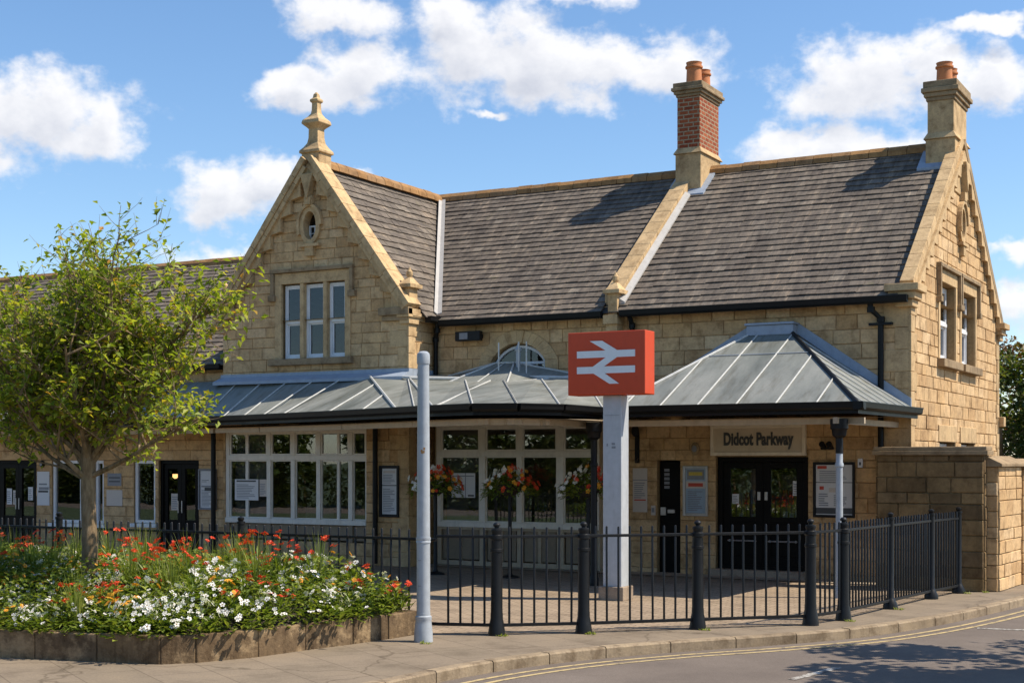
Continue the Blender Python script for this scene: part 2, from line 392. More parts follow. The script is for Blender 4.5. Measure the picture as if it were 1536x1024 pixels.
def ashlar(mb, B, z0, z1, spans, holes=(), rows=(.18, .21, .25), lens=(.25, .62), m=0, r=rnd, proud=.016):
    gap = .007; z = z0; edges = sorted({h[k] for h in holes for k in (2, 3)})
    k_off = 0
    while z < z1 - .05:
        h = r.choice(rows); zt = min(z + h, z1)
        if z1 - zt < .09: zt = z1
        for e in edges:
            if z + .07 < e < zt + .09 and e > z: zt = e; break
        L = []
        for a, b in spans(z, zt): L.append((a, b))
        for hu0, hu1, hz0, hz1 in holes:
            if hz0 < zt - .01 and hz1 > z + .01:
                N = []
                for a, b in L:
                    if hu0 > a and hu1 < b: N += [(a, hu0), (hu1, b)]
                    elif hu0 <= a and hu1 >= b: pass
                    elif hu0 <= a < hu1: N.append((hu1, b))
                    elif hu0 < b <= hu1: N.append((a, hu0))
                    else: N.append((a, b))
                L = N
        for a, b in L:
            u = a
            first = True
            while u < b - .02:
                w = r.uniform(*lens)
                if first: w *= r.uniform(.5, 1); first = False
                ue = u + w
                if b - ue < .2: ue = b
                if ue - u > 1.1: ue = (u + b) / 2
                g = gap * .5; ch = .009; pd = proud * r.uniform(.55, 1.35)
                a0, a1, c0, c1 = u + g, ue - g, z + g, zt - g
                if a1 - a0 > .04 and c1 - c0 > .04:
                    k = len(mb.v); j = lambda: r.uniform(-.004, .004)
                    mb.v += [tuple(B.p(*q)) for q in ((a0, c0, 0), (a1, c0, 0), (a1, c1, 0), (a0, c1, 0))]
                    mb.v += [tuple(B.p(q[0], q[1], pd + j())) for q in ((a0 + ch + j(), c0 + ch + j()), (a1 - ch + j(), c0 + ch + j()), (a1 - ch + j(), c1 - ch + j()), (a0 + ch + j(), c1 - ch + j()))]
                    mb.f += [(k + 4, k + 5, k + 6, k + 7), (k, k + 1, k + 5, k + 4), (k + 1, k + 2, k + 6, k + 5), (k + 2, k + 3, k + 7, k + 6), (k + 3, k, k + 4, k + 7)]
                    mb.m += [m] * 5
                u = ue
        z = zt
def quoins(mb, B, uc, sgn, z0, z1, long=.42, short=.24, proud=.03, r=rnd):
    z = z0; i = 0
    while z < z1 - .05:
        zt = min(z + r.choice((.28, .32, .36)), z1)
        if z1 - zt < .1: zt = z1
        w = long if i % 2 else short
        a, b = sorted((uc, uc + sgn * w))
        mb.bb(B, a, b, z + .004, zt - .004, -.02, proud); z = zt; i += 1
def tiles(mb, P0, U, S, N, L, H, keep=None, ex=.2, tw=.27, r=rnd, m=0):
    P0, U, S, N = V(P0), V(U).normalized(), V(S).normalized(), V(N).normalized()
    rows = int(H / ex) + 1
    for i in range(rows):
        s0 = i * ex - .05; off = (i % 2) * tw * .5 + r.uniform(-.03, .03); u = -off
        row_j = r.uniform(-.004, .004)
        while u < L:
            w = tw * r.uniform(.85, 1.15); a = max(0, u) + .003; b = min(L, u + w) - .003; u += w
            if b - a < .03: continue
            if keep and not keep((a + b) / 2, s0 + ex * .5): continue
            s1 = min(s0 + ex * 1.18, H + .02); sj = s0 + r.uniform(-.012, .012)
            lo = .030 + row_j + r.uniform(-.003, .006); hi = .008; th = .020; tl = r.uniform(-.003, .003)
            q = lambda u_, s_, n_: P0 + U * u_ + S * s_ + N * n_
            mb.hexa([q(a, sj, lo - th + tl), q(b, sj, lo - th - tl), q(b, s1, hi - th), q(a, s1, hi - th)],
                    [q(a, sj, lo + tl), q(b, sj, lo - tl), q(b, s1, hi), q(a, s1, hi)], m)

# ------------------------------------------------------------------ ground, kerb, road
def catmull(P, n=8):
    out = []
    Q = [P[0]] + list(P) + [P[-1]]
    for i in range(1, len(Q) - 2):
        a, b, c, d = [V((*q, 0)) for q in Q[i - 1:i + 3]]
        for k in range(n):
            t = k / n
            out.append(.5 * ((2 * b) + (c - a) * t + (2 * a - 5 * b + 4 * c - d) * t * t + (3 * b - a - 3 * c + d) * t ** 3))
    out.append(V((*P[-1], 0))); return out
KP = [(-7.6, 2), (-7.45, 6), (-7.32, 9), (-7.22, 10.6), (-7.1, 12.05), (-6.7, 13.36), (-6.05, 14.55), (-5.28, 15.65), (-4.55, 16.95), (-4.0, 18.8), (-3.55, 21.4), (-3.2, 24.5), (-2.8, 30), (-2.2, 48)]
kerb_c = catmull(KP, 10)
def offset(curve, d):
    out = []
    for i, p in enumerate(curve):
        t = (curve[min(i + 1, len(curve) - 1)] - curve[max(i - 1, 0)]).normalized()
        out.append(p + V((t.y, -t.x, 0)) * d)      # positive = road side
    return out
def kx(y):
    for a, b in zip(kerb_c, kerb_c[1:]):
        if a.y <= y <= b.y: return a.x + (b.x - a.x) * (y - a.y) / (b.y - a.y)
    return kerb_c[-1].x
mb = MB(); mb.face([(-700, -700, -.14), (700, -700, -.14), (700, 700, -.14), (-700, 700, -.14)])
tag(mb.build('ground', M['grassground']), kind='structure')
mb = MB(); inner = offset(kerb_c, 0)
for a, b in zip(inner, inner[1:]): mb.face([(a.x, a.y, -.11), (30, a.y, -.11), (30, b.y, -.11), (b.x, b.y, -.11)])
mb.face([(-60, -6, -.11), (30, -6, -.11), (30, 2, -.11), (-60, 2, -.11)])
tag(mb.build('road', M['asphalt']), kind='structure')
inn = offset(kerb_c, -.135)
mb = MB()
for a, b in zip(inn, inn[1:]): mb.hexa([(-60, a.y, -.12), (a.x, a.y, -.12), (b.x, b.y, -.12), (-60, b.y, -.12)], [(-60, a.y, 0), (a.x, a.y, 0), (b.x, b.y, 0), (-60, b.y, 0)])
tag(mb.build('pavement', M['slabs']), kind='structure')
mb = MB(); mb.face([(-95, 2.05, .004), (-13.6, 2.05, .004), (-13.6, 8.9, .004), (-95, 8.9, .004)]); mb.face([(-95, 8.9, .004), (-17.7, 8.9, .004), (-17.7, 13.0, .004), (-95, 13.0, .004)])  # unseen grass, added to darken the ground mirrored in the windows
tag(mb.build('unseen_verge', M['grassground']), kind='structure')
# kerb stones
mb = MB(); acc = 0; seg = []
fine = catmull(KP, 60); o1 = offset(fine, -.135)
i = 0
while i < len(fine) - 2:
    j = i + 1; tgt = rnd.uniform(.75, .95)
    while j < len(fine) - 1 and (fine[j] - fine[i]).length < tgt: j += 1
    a0, a1 = fine[i], fine[j]; b0, b1 = o1[i], o1[j]; t = (a1 - a0).normalized() * .007
    zt = .006 + rnd.uniform(-.003, .005); mid = i + (j - i) // 2; am, bm_ = fine[mid], o1[mid]
    bt = V((0, 0, 0)); sh = .018
    def L_(p, q, k): return p + (q - p) * k
    ring0 = [b0 + t, L_(b0, bm_, .5) + t * 0, bm_, b1 - t]; ring1 = [a0 + t, L_(a0, am, .5), am, a1 - t]
    for (p0, p1, q0, q1) in ((b0 + t, bm_, a0 + t, am), (bm_, b1 - t, am, a1 - t)):
        bot = [V((p.x, p.y, -.13)) for p in (p0, p1, q1, q0)]
        mid_ = [V((p.x, p.y, zt - sh)) for p in (p0, p1, q1, q0)]
        dd = (q0 - p0).normalized() * sh
        top = [V((p0.x, p0.y, zt)), V((p1.x, p1.y, zt)), V((q1.x - dd.x, q1.y - dd.y, zt)), V((q0.x - dd.x, q0.y - dd.y, zt))]
        k = len(mb.v); mb.v += [tuple(x) for x in bot + mid_ + top]
        mb.f += [(k + 8, k + 11, k + 10, k + 9), (k + 3, k + 2, k + 6, k + 7), (k + 7, k + 6, k + 10, k + 11), (k, k + 3, k + 7, k + 4), (k + 2, k + 1, k + 5, k + 6), (k + 1, k, k + 4, k + 5), (k + 4, k + 7, k + 11, k + 8), (k + 6, k + 5, k + 9, k + 10), (k + 5, k + 4, k + 8, k + 9)]
        mb.m += [0] * 9
    i = j
ob = mb.build('kerb', M['kerb']); tag(ob, kind='structure')
bmx = bmesh.new(); bmx.from_mesh(ob.data); bmesh.ops.remove_doubles(bmx, verts=bmx.verts, dist=.0004); bmesh.ops.recalc_face_normals(bmx, faces=bmx.faces); bmx.to_mesh(ob.data); bmx.free()
# gutter strip and yellow lines
def strip(c, d0, d1, z, mat, name, y0=-99, y1=99, thing_=True):
    a = offset(c, d0); b = offset(c, d1); m_ = MB()
    for p, q, r_, s_ in zip(a, a[1:], b[1:], b):
        if y0 <= p.y <= y1: m_.face([(p.x, p.y, z), (s_.x, s_.y, z), (r_.x, r_.y, z), (q.x, q.y, z)])
    return tag(m_.build(name, mat), kind='structure')
strip(kerb_c, .20, .26, -.106, M['yellow'], 'yellow_line')
strip(kerb_c, .38, .44, -.106, M['yellow'], 'yellow_line')
mb = MB()
def dash(x0, y0, x1, y1, w):
    d = V((x1 - x0, y1 - y0, 0)); n = V((-d.y, d.x, 0)).normalized() * w / 2; z = V((0, 0, -.105))
    a, b = V((x0, y0, 0)), V((x1, y1, 0)); mb.face([a - n + z, b - n + z, b + n + z, a + n + z])
dash(-3.55, 18.5, 1.5, 19.3, .1); dash(-4.28, 13.3, -4.12, 14.3, .09)

tag(mb.build('road_marking', M['whiteline']), kind='structure')

# forecourt paving behind the railings
F_LEFT_Y = 13.97
FP = [(-8.72, 13.97), (-8.05, 14.2), (-7.26, 14.85), (-6.25, 15.86), (-5.2, 16.9)]
RP = [(-5.07, 17.45), (-4.83, 19.28), (-4.66, 20.95), (-4.5, 22.05)]
def fx(y):
    P = FP + RP + [(-4.5, 24)]
    for a, b in zip(P, P[1:]):
        if a[1] <= y <= b[1]: return a[0] + (b[0] - a[0]) * (y - a[1]) / (b[1] - a[1])
    return P[0][0]
mb = MB(); ys = [13.97, 14.05, 14.2, 14.85, 15.86, 16.9, 17.45, 18.5, 19.28, 20.95, 22.05, 23.2]
for a, b in zip(ys, ys[1:]): mb.face([(-60, a, .005), (fx(a) - .12, a, .005), (fx(b) - .12, b, .005), (-60, b, .005)])
tag(mb.build('forecourt_paving', M['pavers']), kind='structure')

# ------------------------------------------------------------------ station building
YF, YW, YR, YB = 23.33, 22.43, 27.17, 31.01
XC, XWR, XWA, XWL = -5.53, -14.62, -16.85, -19.08
ZE, ZR = 4.75, 7.73
st = thing('station_building', 'large honey stone station building with gabled wing, slate roof and two chimneys', 'building', (-12, 27, 0))
BF = Basis((0, YF, 0), (1, 0, 0), (0, -1, 0)); BW = Basis((0, YW, 0), (1, 0, 0), (0, -1, 0))
BG = Basis((XC, 0, 0), (0, 1, 0), (1, 0, 0)); BR = Basis((XWR, 0, 0), (0, 1, 0), (1, 0, 0))
hF = [(-8.86, -7.22, 0, 2.06), (-9.96, -9.52, 0, 2.0), (-13.32, -12.2, 3.1, 4.16), (-14.3, -10.97, .1, 2.62)]
hW = [(-19.02, -15.57, .42, 2.64), (-17.6, -16.02, 3.99, 5.46), (-17.01, -16.71, 6.29, 6.84)]
hG = [(25.42, 26.7, 3.78, 5.14), (27.22, 28.5, 3.78, 5.14), (25.42, 26.7, .9, 2.32), (27.22, 28.5, .9, 2.32), (26.98, 27.36, 6.1, 6.65)]
mb = MB()
wall_plane(mb, BF, XWR, XC, 0, ZE + .1, hF)
wall_plane(mb, BW, XWL, XWR, 0, ZE, hW[:1] + [(-17.6, -16.02, 3.99, 4.75)], .22)
# wing gable above the eaves (with the window and the oval cut)
def gable_plane(mb, B, u0, u1, ua, z0, za, holes, depth):
    zs = sorted({z0, za} | {h[k] for h in holes for k in (2, 3) if z0 < h[k] < za})
    def lim(z): t = (za - z) / (za - z0); return ua + (u0 - ua) * t, ua + (u1 - ua) * t
    for c, d in zip(zs, zs[1:]):
        hs = sorted([h for h in holes if h[2] <= (c + d) / 2 <= h[3]])
        L0, R0 = lim(c); L1, R1 = lim(d); cuts = []
        a0, a1 = L0, L1
        for h in hs:
            mb.face([B.p(a0, c), B.p(h[0], c), B.p(h[0], d), B.p(a1, d)]); a0 = a1 = h[1]
        if abs(R1 - a1) < 1e-6: mb.face([B.p(a0, c), B.p(R0, c), B.p(R1, d)])
        else: mb.face([B.p(a0, c), B.p(R0, c), B.p(R1, d), B.p(a1, d)])
    for a, b, c, d in holes:
        c = max(c, z0)
        mb.face([B.p(a, c), B.p(a, d), B.p(a, d, -depth), B.p(a, c, -depth)]); mb.face([B.p(b, d), B.p(b, c), B.p(b, c, -depth), B.p(b, d, -depth)])
        mb.face([B.p(a, d), B.p(b, d), B.p(b, d, -depth), B.p(a, d, -depth)])
        if c > z0: mb.face([B.p(b, c), B.p(a, c), B.p(a, c, -depth), B.p(b, c, -depth)])
gable_plane(mb, BW, XWL, XWR, XWA, ZE, ZR - .02, hW[1:], .22)
wall_plane(mb, BG, YF, YB, 0, ZE, [(a, b, c, min(d, ZE)) for a, b, c, d in hG[:4]], .26)
gable_plane(mb, BG, YF, YB, YR, ZE, ZR - .02, [hG[0], hG[1], hG[4]], .26)
wall_plane(mb, BR, YW, YF, 0, ZE, [])
BB = Basis((0, YB, 0), (-1, 0, 0), (0, 1, 0)); wall_plane(mb, BB, -XC, -XWL, 0, ZE, [])
BL = Basis((XWL, 0, 0), (0, -1, 0), (-1, 0, 0)); wall_plane(mb, BL, -YB, -YW, 0, ZE, [])
gable_plane(mb, BL, -YB, -YF, -YR, ZE, ZR - .02, [], .1)
wall = mb.build('wall', M['mortar'], st)
# stone courses
mb = MB()
ashlar(mb, BF, 0, 4.62, lambda a, b: [(XWR + .03, XC)], hF)
ashlar(mb, BR, 0, 4.62, lambda a, b: [(YW + .02, YF - .02)], [])
mb.build('stone_coursing', M['stone'], wall)
mb = MB()
def wsp(a, b):
    if b <= ZE: return [(XWL, XWR)]
    t = (ZR - (a + b) / 2) / (ZR - ZE); return [(XWA - 2.23 * t + .02, XWA + 2.23 * t - .02)]
ashlar(mb, BW, 0, ZR - .3, wsp, hW, rows=(.17, .2, .235))
mb.build('stone_coursing', M['stone'], wall)
mb = MB()
def gsp(a, b):
    if b <= ZE: return [(YF, YB)]
    t = (ZR - (a + b) / 2) / (ZR - ZE); return [(YR - 3.84 * t + .06, YR + 3.84 * t - .06)]
ashlar(mb, BG, 0, ZR - .3, gsp, hG, rows=(.18, .2, .235))
mb.build('stone_coursing', M['stone'], wall)
for a_, b_ in (((BF, XC, -1, .0, 4.6), (BG, YF - .03, 1, .0, 4.6, .26, .4)), ((BW, XWR, -1, 0, 4.62, .4, .22), (BR, YW - .03, 1, 0, 4.62, .22, .36)), ((BG, YB, -1, 0, 4.6, .3, .2), None)):
    mb = MB(); quoins(mb, *a_)
    if b_: quoins(mb, *b_)
    mb.build('quoin', M['trim'], st, bevel=.008)
# plinth band / string courses
mb = MB(); mb.bb(BF, XWR + .04, XC + .06, 4.62, 4.70, 0, .06); mb.bb(BF, XWR + .04, XC + .06, 4.70, 4.76, 0, .11)
mb.bb(BR, YW - .0, YF - .11, 4.62, 4.70, 0, .06); mb.bb(BR, YW - .0, YF - .11, 4.70, 4.76, 0, .11)
mb.build('eaves_course', M['trim'], st, bevel=.006)

# ---- roofs
slope = math.hypot(YR - YF + .25, (ZR - ZE) * (YR - YF + .25) / (YR - YF))
k = (ZR - ZE) / (YR - YF)
S = V((0, 1, k)).normalized(); N = V((0, -k, 1)).normalized()
P0 = V((0, YF - .27, ZE - .27 * k + .10))
mb = MB()
Hs = (YR - P0.y) / S.y
mb.face([P0 + V((XWA + .2, 0, -.02)), P0 + V((XC - .02, 0, -.02)), V((XC - .02, YR, ZR + .08)), V((XWA + .2, YR, ZR + .08))])
Sb = V((0, -1, k)).normalized(); Nb = V((0, k, 1)).normalized(); Pb = V((XC - .2, YB + .2, ZE - .2 * k + .1))
mb.face([Pb, V((XWL, Pb.y, Pb.z)), V((XWL, YR, ZR + .08)), V((XC - .2, YR, ZR + .08))])
roof = mb.build('roof', M['interiordark'], st)
kw = (ZR - ZE) / 2.31
def keep_main(x):  # right of the valley
    return lambda u, s: True
mb = MB()
def km(u, s):
    X = XWA + .1 + u; z = P0.z + S.z * s
    return X > XWA + (ZR + .1 - z) / kw - .12
tiles(mb, P0 + V((XWA + .1, 0, 0)), (1, 0, 0), S, N, -10.93 - (XWA + .1), Hs, km, ex=.19, tw=.23)
mb.build('tile_course', M['slate'], roof)
mb = MB(); tiles(mb, P0 + V((-10.62, 0, 0)), (1, 0, 0), S, N, -5.665 + 10.62, Hs, None, ex=.2, tw=.24)
mb.build('tile_course', M['slate'], roof)
# wing roof slopes
Sw = V((-1, 0, kw)).normalized(); Nw = V((kw, 0, 1)).normalized()
Pw = V((XWR + .16, YW + .3, ZE - .05 + .02)); Hw = (Pw.x - XWA) / -Sw.x
mb = MB()
mb.face([Pw + V((0, 0, -.02)), V((Pw.x, YF + .3, Pw.z - .02)), V((XWA, YR + .2, ZR + .06)), V((XWA, YW + .3, ZR + .06))])
mb.face([V((XWL - .16, YW + .3, Pw.z)), V((XWA, YW + .3, ZR + .06)), V((XWA, YR, ZR + .06)), V((XWL - .16, YR, Pw.z))])
wr = mb.build('wing_roof', M['interiordark'], st)
mb = MB()
def kwf(u, s):
    z = Pw.z + Sw.z * s; Y = Pw.y + u; return Y < YF + (z - ZE) / k + .25
tiles(mb, Pw, (0, 1, 0), Sw, Nw, YR - Pw.y, Hw, kwf, ex=.185, tw=.22)
Swl = V((1, 0, kw)).normalized(); Nwl = V((-kw, 0, 1)).normalized()
tiles(mb, V((XWL - .16, YW + .3, Pw.z)), (0, 1, 0), Swl, Nwl, 4.5, Hw, None, ex=.185, tw=.22)
mb.build('tile_course', M['slate'], wr)
# valley flashing
mb = MB()
a = V((-14.46, YF - .12, ZE - .02)); b = V((XWA + .1, YR - .1, ZR + .04))
nn = (N + Nw).normalized(); tdir = (b - a).normalized(); side = tdir.cross(nn).normalized()
for sg, Nn in ((1, N), (-1, Nw)):
    sd = tdir.cross(Nn).normalized() * (.085 * sg)
    lift = V((0, 0, .075))
    mb.hexa([a + lift - V((0, 0, .02)), a + sd + lift - V((0, 0, .02)), b + sd + lift - V((0, 0, .02)), b + lift - V((0, 0, .02))], [a + lift, a + sd + lift, b + sd + lift, b + lift])
mb.build('valley_flashing', M['leadlit'], st)
# ridge tiles
def ridge(p, q, n, name='ridge_tile', parent=st):
    mb = MB(); p, q = V(p), V(q); d = (q - p) / n; t = d.normalized(); sd = V((t.y, -t.x, 0))
    for i in range(n):
        a = p + d * i + t * .006; b = p + d * (i + 1) - t * .006; z = rnd.uniform(-.006, .006)
        pr = [(-.17, -.12), (-.15, -.02), (-.07, .065), (.07, .065), (.15, -.02), (.17, -.12)]
        mb.hexa([a + sd * u + V((0, 0, w + z)) for u, w in pr], [b + sd * u + V((0, 0, w + z)) for u, w in pr])
    return mb.build(name, M['ridge'], parent)
ridge((XWA, YR, ZR + .13), (-11.09, YR, ZR + .13), 17); ridge((-10.43, YR, ZR + .13), (-6.1, YR, ZR + .13), 12)
ridge((XWA, YW + .35, ZR + .12), (XWA, YR - .17, ZR + .12), 13)
# gutters
def gutter(pts, name='gutter', r=.075, parent=st, mat='gutter'):
    mb = MB(); pts = [V(p) for p in pts]
    for a, b in zip(pts, pts[1:]):
        t = (b - a).normalized(); sd = V((t.y, -t.x, 0))
        pr = [(-.05, -.075), (.045, -.075), (.08, -.045), (.09, .025), (.098, .025), (.098, .042), (-.05, .042)]
        mb.hexa([a + sd * u + V((0, 0, w)) for u, w in pr], [b + sd * u + V((0, 0, w)) for u, w in pr])
    return mb.build(name, M[mat], parent)
gz = P0.z - .03
gutter([(-14.30, P0.y - .01, gz), (-10.9, P0.y - .01, gz)]); gutter([(-10.54, P0.y - .01, gz), (-5.5, P0.y - .01, gz)])
gutter([(Pw.x + .04, YW + .35, Pw.z - .04), (Pw.x + .04, YF - .18, Pw.z - .04)])
# downpipes
def pipe(pts, r=.045, name='downpipe', hopper=None):
    mb = MB(); mb.tube(pts, r, 10)
    for p in pts[1:-1]: mb.tube([V(p) + V((0, 0, .04)), V(p) - V((0, 0, .05))], r * 1.35, 10)
    return mb.build(name, M['gutter'], st, smooth=True)
pipe([(-14.40, YF - .24, 4.62), (-14.42, YF - .2, 4.48), (-14.52, YF - .09, 4.32), (-14.52, YF - .09, 3.3)])
pipe([(-10.84, YF - .26, 4.55), (-10.8, YF - .12, 4.42), (-10.8, YF - .1, 4.2), (-10.8, YF - .1, 3.2)], .055)
pipe([(-10.38, YF - .26, 4.55), (-10.4, YF - .1, 4.4), (-10.4, YF - .1, 3.3)])
pipe([(-6.12, YF - .26, 4.6), (-6.1, YF - .24, 4.45), (-5.98, YF - .09, 4.3), (-5.98, YF - .09, .1)], .048)
pipe([(-19.2, YW - .16, 2.62), (-19.2, YW - .16, .05)], .05)
pipe([(-15.3, YW - .1, 2.6), (-15.3, YW - .1, .05)], .05)
mb = MB(); mb.bb(BF, -6.17, -5.79, 4.20, 4.24, .04, .13); mb.build('pipe_bracket', M['gutter'], st)

# ---- parapet copings
def rake(name, B, ua, za, ub, zb, thick, d0, d1, mat, steps=9, parent=st, up=.0):
    mb = MB()
    for i in range(steps):
        t0, t1 = i / steps, (i + 1) / steps
        a = (ua + (ub - ua) * t0, za + (zb - za) * t0); b = (ua + (ub - ua) * t1, za + (zb - za) * t1)
        d = V((b[0] - a[0], b[1] - a[1], 0)).normalized(); n = V((-d.y, d.x, 0));
        if n.y < 0: n = -n
        g = .003
        pts = [(a[0] + d.x * g, a[1] + d.y * g), (b[0] - d.x * g, b[1] - d.y * g), (b[0] - d.x * g + n.x * thick, b[1] - d.y * g + n.y * thick), (a[0] + d.x * g + n.x * thick, a[1] + d.y * g + n.y * thick)]
        mb.prism(B, pts, d0, d1)
    return mb.build(name, mat, parent, bevel=.008)
# wing gable coping (d from front face)
for sg in (-1, 1):
    rake('gable_coping', BW, XWA + sg * 2.28, ZE + .10, XWA + sg * .02, ZR + .1, .12, -.24, .21, M['trim'])
    rake('coping_fillet', BW, XWA + sg * 2.2, ZE + .06, XWA + sg * .02, ZR - .06, .09, .022, .18, M['trim'])
for sg in (-1, 1):
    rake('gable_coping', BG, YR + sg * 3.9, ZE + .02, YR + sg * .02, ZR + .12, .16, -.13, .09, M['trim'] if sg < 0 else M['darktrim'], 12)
# scalloped bargeboards
def scallop(B, uc, hw, zb, za, n, d0, d1, mat, sgs=(-1, 1)):
    for sg in sgs:
        mb = MB(); L = math.hypot(hw, za - zb); t = V((-sg * hw / L, (za - zb) / L, 0)); nrm = V((-sg * (za - zb) / L, -hw / L, 0))
        N_ = n * 10; prev = None
        for i in range(N_ + 1):
            s = L * i / N_; ph = (i / 10) % 1.0
            w = .07 + .13 * math.sin(math.pi * ph) ** 1.5 + (.035 if .42 < ph < .58 else 0)
            o = V((uc + sg * hw, zb, 0)) + t * s; q = o + nrm * w
            cur = (o, q)
            if prev: mb.prism(B, [(prev[0].x, prev[0].y), (o.x, o.y), (q.x, q.y), (prev[1].x, prev[1].y)], d0, d1 + .0015 * (sg + 1))
            prev = cur
        ob = mb.build('bargeboard', mat, st)
        bmx = bmesh.new(); bmx.from_mesh(ob.data); bmesh.ops.remove_doubles(bmx, verts=bmx.verts, dist=.0005); bmx.to_mesh(ob.data); bmx.free()
scallop(BW, XWA, 2.22, ZE + .10, ZR + .03, 9, .024, .12, M['trim'])
scallop(BG, YR, 3.82, ZE + .0, ZR + .0, 12, .024, .10, M['trim'])
# pendant drop at both gable apexes
mb = MB(); mb.prism(BW, [(XWA - .15, 7.55), (XWA, 7.05), (XWA + .15, 7.55)], .02, .20); mb.prism(BW, [(XWA - .08, 7.1), (XWA - .06, 6.95), (XWA + .06, 6.95), (XWA + .08, 7.1)], .02, .17)
mb.build('gable_pendant', M['trim'], st, bevel=.01)
mb = MB(); mb.prism(BG, [(YR - .16, 7.5), (YR, 6.95), (YR + .16, 7.5)], .02, .16); mb.build('gable_pendant', M['trim'], st, bevel=.01)
# finial on wing apex
mb = MB(); c = (XWA, YW + .14, 0)
mb.lathe(c, [(.28, 7.55), (.28, 8.05), (.33, 8.06), (.33, 8.12), (.25, 8.2), (.18, 8.3), (.155, 8.42), (.15, 8.62), (.19, 8.66), (.29, 8.74), (.27, 8.82), (.17, 8.9), (.11, 8.98), (.095, 9.06), (.09, 9.22), (.13, 9.25), (.13, 9.3), (.075, 9.34), (.06, 9.42), (.02, 9.47)], sq=True)
mb.v = [(XWA + (x - XWA) * .74, YW + .14 + (y - YW - .14) * .74, 7.5 + (z - 7.5) * .86) for x, y, z in mb.v]
mb.build('finial', M['trim'], st, bevel=.012)
# kneelers
def kneeler(x0, x1, yb, z, name='kneeler', fin=True, y0=None):
    mb = MB(); xc = (x0 + x1) / 2; hw = (x1 - x0) / 2
    mb.box(x0, x1, yb - .16, yb + .25, z, z + .16); mb.box(x0 + .03, x1 - .03, yb - .1, yb + .25, z - .12, z)
    mb.box(x0 + .05, x1 - .05, yb - .06, yb + .22, z + .16, z + .55)
    mb.box(x0 - .02, x1 + .02, yb - .13, yb + .29, z + .55, z + .62)
    mb.hexa([(x0 + .01, yb - .1, z + .62), (x1 - .01, yb - .1, z + .62), (x1 - .01, yb + .26, z + .62), (x0 + .01, yb + .26, z + .62)], [(xc - .05, yb + .03, z + .75), (xc + .05, yb + .03, z + .75), (xc + .05, yb + .13, z + .75), (xc - .05, yb + .13, z + .75)])
    mb.lathe((xc, yb + .08, 0), [(.03, z + .73), (.06, z + .8), (.06, z + .86), (.03, z + .9), (.008, z + .95)], 10)
    return mb.build(name, M['trim'], st, bevel=.01)
kneeler(-14.79, -14.52, YW + .02, 4.68); kneeler(-19.24, -18.97, YW + .02, 4.68)
kneeler(-10.86, -10.58, YF - .18, 4.42)
mb = MB(); mb.bb(BW, -15.2, XWR + .1, 4.72, 4.86, 0, .16); mb.bb(BW, -15.15, XWR + .04, 4.62, 4.72, 0, .1); mb.build('corbel', M['darktrim'], st, bevel=.01)
for (u0, u1) in ((YF - .3, YF + .34), (YB - .34, YB + .25)):
    mb = MB()
    mb.bb(BG, u0, u1, 4.72, 4.84, -.35, .2); mb.bb(BG, u0 + .07, u1 - .05, 4.6, 4.72, -.3, .13); mb.bb(BG, u0 + .14, u1 - .1, 4.48, 4.6, -.2, .08)
    mb.build('corbel', M['trim'], st, bevel=.012)
mb = MB(); mb.bb(BG, YB - .1, YB + .12, 2.7, 2.9, -.1, .14); mb.build('corbel', M['trim'], st, bevel=.012)
# party-wall coping between roof halves
mb = MB(); n = 10; y0, y1 = YF - .05, 26.55
for i in range(n):
    a = y0 + (y1 - y0) * i / n + .003; b = y0 + (y1 - y0) * (i + 1) / n - .003
    za, zb = ZE + (a - YF) * k + .13, ZE + (b - YF) * k + .13; h = .2
    mb.hexa([(-10.96, a, za - .2), (-10.63, a, za - .2), (-10.63, b, zb - .2), (-10.96, b, zb - .2)], [(-10.96, a, za + h), (-10.63, a, za + h), (-10.63, b, zb + h), (-10.96, b, zb + h)])
mb.build('parapet_coping', M['trim'], st, bevel=.008)
mb = MB(); a, b = YF - .15, 26.3
za, zb = ZE + (a - YF) * k + .15, ZE + (b - YF) * k + .15
mb.hexa([(-10.627, a, za), (-10.52, a, za), (-10.52, b, zb), (-10.627, b, zb)], [(-10.627, a, za + .1), (-10.52, a, za + .035), (-10.52, b, zb + .035), (-10.627, b, zb + .1)])
mb.build('parapet_flashing', M['leadlit'], st)
# pilaster under party wall
mb = MB(); mb.bb(BF, -10.82, -10.6, 3.0, 4.3, .0, .07); mb.build('pilaster', M['trim'], st, bevel=.01)

